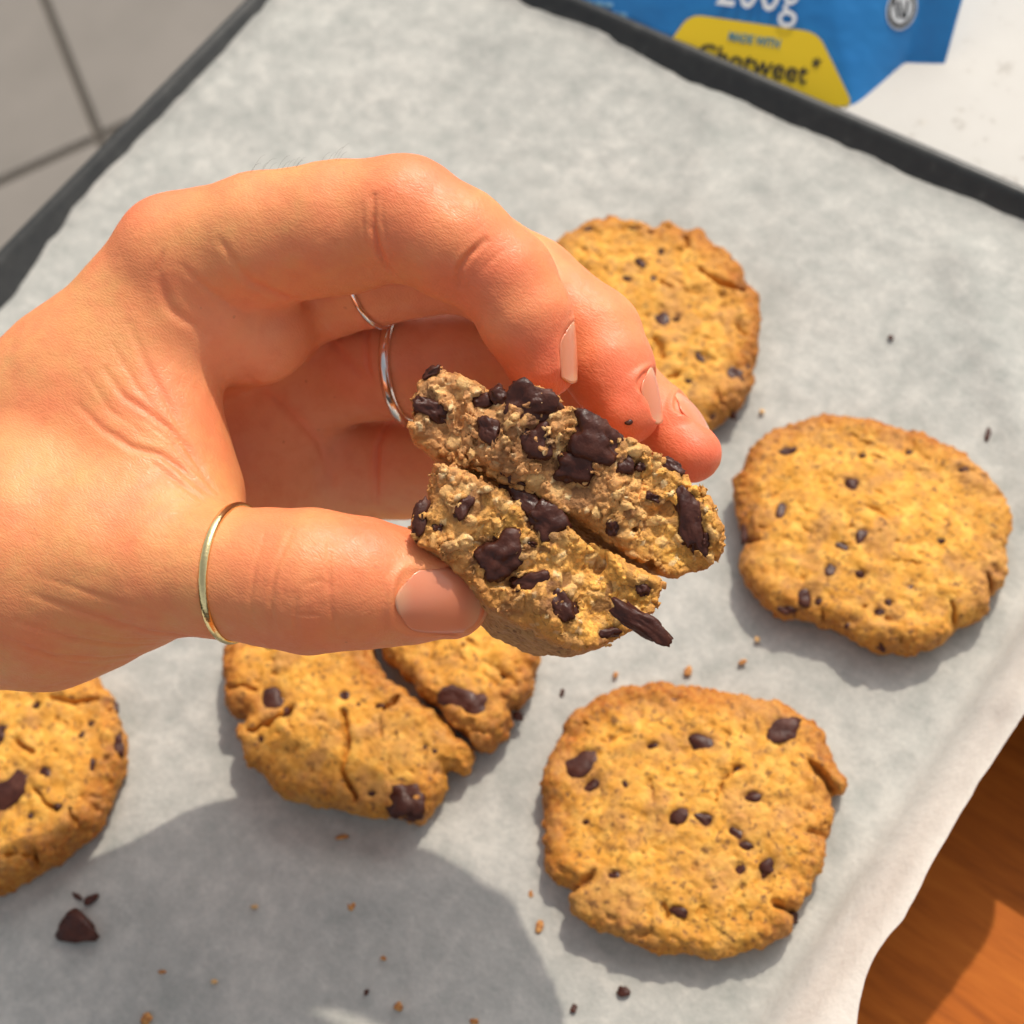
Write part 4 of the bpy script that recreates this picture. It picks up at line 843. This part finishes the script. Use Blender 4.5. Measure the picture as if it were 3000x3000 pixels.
    dk = sstep(.35, .75, fbm(V, 2.2, 3, seed+81))*fr*.55; C = C+(np.array([.30, .13, .045])-C)*dk[:, None]
    cam3 = np.stack([V[:, 0], V[:, 1], -df-V[:, 2]], 1); base = c2w(np.array([*ctr, -df-.5]))
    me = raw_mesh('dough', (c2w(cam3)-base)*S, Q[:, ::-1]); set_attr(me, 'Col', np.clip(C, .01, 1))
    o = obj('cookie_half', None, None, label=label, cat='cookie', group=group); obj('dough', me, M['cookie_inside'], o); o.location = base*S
    for n, (p, d1, d2_, out) in enumerate(cinfo):
        i = int(np.clip(round((p[0]-lo[0])/h), 0, dims[0]-1)); j = int(np.clip(round((p[1]-lo[1])/h), 0, dims[1]-1)); mr = min(np.linalg.norm(d1), np.linalg.norm(d2_))
        dep = max(mr*.55, .10); w = wf[i, j]+dep*.34-out
        W3 = lambda d: np.array([d[0], d[1], 0.0])@AX.T
        tilt = np.random.RandomState(seed*7+n).uniform(-.35, .35, 2)
        me_, _ = lump('chocolate_chip', None, (np.array([*d1, tilt[0]*np.linalg.norm(d1)*.5]))@AX.T*1.05, (np.array([*d2_, tilt[1]*np.linalg.norm(d2_)*.5]))@AX.T*1.05, np.array([0, 0, dep])@AX.T, seed*13+n, 3.0, .42, 4)
        ch = obj('chocolate_chip', me_, M['chocolate'], o); ch.location = Vector((c2w(np.array([p[0], p[1], -df-w]))-base)*S)  # mostly chocolate, plus dark lumps standing for a shaded cavity and gap
    return o
def build_held():
    G = 'cookie halves held in the hand'
    held_half([(200, 200), (240, 150), (290, 115), (335, 100), (400, 120), (450, 150), (520, 185), (590, 230), (640, 250), (670, 238), (710, 225), (760, 228), (830, 230), (890, 255), (940, 300), (1000, 340), (1080, 370), (1180, 400), (1240, 440), (1320, 480), (1400, 530), (1480, 580), (1580, 640), (1660, 700), (1720, 770), (1760, 850), (1785, 950), (1790, 1050), (1775, 1120), (1720, 1170), (1640, 1200), (1560, 1200), (1500, 1180), (1440, 1150), (1380, 1120), (1290, 1060), (1200, 1000), (1100, 935), (1000, 880), (920, 840), (830, 785), (740, 735), (640, 692), (560, 660), (480, 634), (400, 602), (330, 574), (288, 552), (230, 510), (180, 480), (165, 440), (185, 390), (182, 310), (188, 250)],
        [(285, 345, 85, 45, 32), (640, 275, 42, 48, -40), (810, 325, 115, 92, 10), (580, 455, 72, 46, 50), (815, 505, 80, 88), (1110, 505, 138, 104, 42), (1015, 668, 82, 72, 20), (1270, 635, 52, 58), (1530, 635, 62, 36, 28), (1630, 930, 58, 158, -12), (1228, 965, 34, 42), (535, 300, 50, 34), (1365, 640, 26, 26), (720, 715, 70, 24, 30), (280, 150, 50, 22, -25), (1430, 800, 34, 20, 20), (1700, 1030, 22, 40)],  # includes a dark lump standing for the shade in a cavity near the top
        'upper broken cookie half in the fingers, its crumbly broken side full of dark chocolate', 3, 24.0*KH, 2.6, .14, -.25, G)
    held_half([(310, 600), (298, 650), (290, 700), (285, 760), (288, 805), (255, 818), (215, 850), (190, 890), (195, 950), (212, 1000), (270, 1045), (350, 1090), (420, 1150), (480, 1210), (540, 1265), (620, 1335), (700, 1390), (800, 1440), (900, 1490), (960, 1525), (1040, 1558), (1110, 1570), (1180, 1550), (1260, 1500), (1310, 1480), (1380, 1420), (1430, 1380), (1470, 1330), (1500, 1262), (1490, 1215), (1440, 1184), (1380, 1150), (1290, 1096), (1200, 1040), (1100, 984), (1000, 936), (920, 892), (830, 836), (740, 780), (640, 722), (550, 675), (480, 642), (400, 612)],
        [(760, 830, 120, 52, 38), (890, 930, 92, 86, 45), (645, 1110, 125, 104, -20), (440, 850, 42, 66, 20), (225, 915, 36, 92, 12), (800, 1240, 92, 40, -16), (960, 1365, 62, 84, -32), (1365, 1445, 135, 46, 36, .25), (1195, 1515, 74, 32, -14), (1385, 1275, 40, 44), (320, 960, 30, 26), (810, 1045, 26, 12, 20)],  # includes a dark lump standing for the shade of the gap at the right
        'lower broken cookie half on the thumb, with a long chocolate shard sticking out', 8, 23.9*KH, 2.5, .32, .35, G)
build_held()

# ------------------------------------------------------------------ crumbs
def build_crumbs():
    G = 'crumbs scattered on the paper'
    rows = [  # x, y, half length, half width, angle, material, name, label
        (224, 2712, 56, 46, 0, 'chocolate', 'chocolate_chunk', 'large loose dark chocolate chunk on the paper near the left cookie'),
        (268, 2636, 26, 12, -30, 'chocolate', 'chocolate_flake', 'curved chocolate flake just above the large loose chunk'),
        (228, 2628, 18, 8, 35, 'chocolate', 'chocolate_flake', 'thin chocolate sliver left of the curved flake by the loose chunk'),
        (1032, 2654, 14, 15, 0, 'crumb', 'crumb', 'round reddish brown crumb in the middle of the hand shadow'),
        (746, 2658, 12, 7, 0, 'pale_crumb', 'crumb', 'pale crumb in the shadow left of the round brown crumb'),
        (1125, 2808, 10, 7, 10, 'crumb', 'crumb', 'small brown crumb in the shadow below the round brown crumb'),
        (627, 2876, 11, 8, 20, 'pale_crumb', 'crumb', 'pale yellow crumb low in the hand shadow'),
        (475, 2848, 14, 6, 0, 'crumb', 'crumb', 'faint brown crumb below right of the large loose chunk'),
        (1074, 2909, 8, 11, 10, 'chocolate', 'chocolate_crumb', 'tiny dark crumb low in the hand shadow, left of a brown crumb'),
        (1169, 2950, 13, 16, 30, 'crumb', 'crumb', 'brown crumb near the bottom edge inside the hand shadow'),
        (1390, 2994, 16, 10, 0, 'crumb', 'crumb', 'orange crumb cut by the bottom edge of the picture'),
        (431, 2985, 24, 16, -50, 'crumb', 'crumb', 'larger brown crumb at the bottom edge on the left'),
        (1803, 1979, 9, 11, 20, 'crumb', 'crumb', 'small tan crumb above the nearest cookie, left of a bigger brown crumb'),
        (2016, 1969, 12, 16, 10, 'crumb', 'crumb', 'brown crumb lying right above the nearest cookie'),
        (2175, 1941, 15, 9, -20, 'crumb', 'crumb', 'oblong tan crumb between the nearest cookie and the oval cookie'),
        (2218, 1874, 9, 9, 0, 'pale_crumb', 'crumb', 'pale crumb beside the lower left of the oval cookie'),
        (1647, 2031, 7, 12, 15, 'chocolate', 'chocolate_crumb', 'dark crumb upper left of the nearest cookie'),
        (1556, 2620, 10, 13, 0, 'crumb', 'crumb', 'small brown crumb left of the nearest cookie'),
        (1581, 2716, 11, 20, 10, 'crumb', 'crumb', 'long tan crumb left below the nearest cookie'),
        (1830, 2908, 21, 18, 10, 'chocolate', 'chocolate_crumb', 'square dark chocolate crumb below the nearest cookie'),
        (1682, 2955, 10, 13, 20, 'chocolate', 'chocolate_crumb', 'small dark crumb lower left of the square chocolate crumb'),
        (2233, 1206, 8, 9, 0, 'pale_crumb', 'crumb', 'tiny pale crumb beside the farthest cookie'),
        (2894, 1275, 9, 21, 15, 'chocolate', 'chocolate_crumb', 'dark oblong crumb on the paper above the oval cookie'),
        (2610, 990, 9, 7, 0, 'chocolate', 'chocolate_crumb', 'tiny dark speck on the empty paper at upper right'),
        (1004, 2453, 22, 7, -5, 'crumb', 'crumb', 'thin reddish crumb below the cracked cookie at the shadow edge'),
        (1640, 2565, 8, 6, 0, 'pale_crumb', 'crumb', 'tiny orange crumb touching the left shadow of the nearest cookie')]
    for n, (x, y, a, b, an, m_, nm, lab) in enumerate(rows):
        z = .10; p = ground(x, y, z); an = R(an)
        a, b = a*.85, b*.85
        d1 = ground(x+a*math.cos(an), y+a*math.sin(an), z)-p; d2 = ground(x-b*math.sin(an), y+b*math.cos(an), z)-p; hgt = min(np.linalg.norm(d1), np.linalg.norm(d2))*.75
        me, _ = lump(nm, None, d1, d2, np.array([0, 0, hgt*.7]), 500+n, 3.2 if m_ == 'chocolate' else 2.6, .34, 3)
        if nm == 'chocolate_chunk':                       # a broken wedge: narrow at the back, wide in front
            v = vcos(me); a_ = d2/(d2@d2)/S; t_ = v@a_.astype(np.float32); b_ = d1/np.linalg.norm(d1); sd_ = v@b_.astype(np.float32)
            v = v+(sd_*(.3*t_-.08))[:, None]*b_.astype(np.float32); me.vertices.foreach_set('co', v.astype(np.float32).ravel())
        o = obj(nm, me, M[m_], label=lab, cat='crumb' if 'crumb' in nm else 'chocolate', group=G); o.location = Vector((p+np.array([0, 0, hgt*.5]))*S)
    # speck of chocolate on the middle fingertip
    h_ = HAND_HIT(1843, 1237)
    me, _ = lump('chocolate_crumb', None, np.array([.06, .02, 0]), np.array([-.01, .045, 0]), np.array([0, 0, .03]), 900, 2.4, .3, 2)
    o = obj('chocolate_crumb', me, M['chocolate'], label='tiny dark chocolate speck stuck to the middle fingertip', cat='crumb'); o.location = Vector(c2w(h_)*S)
build_crumbs()
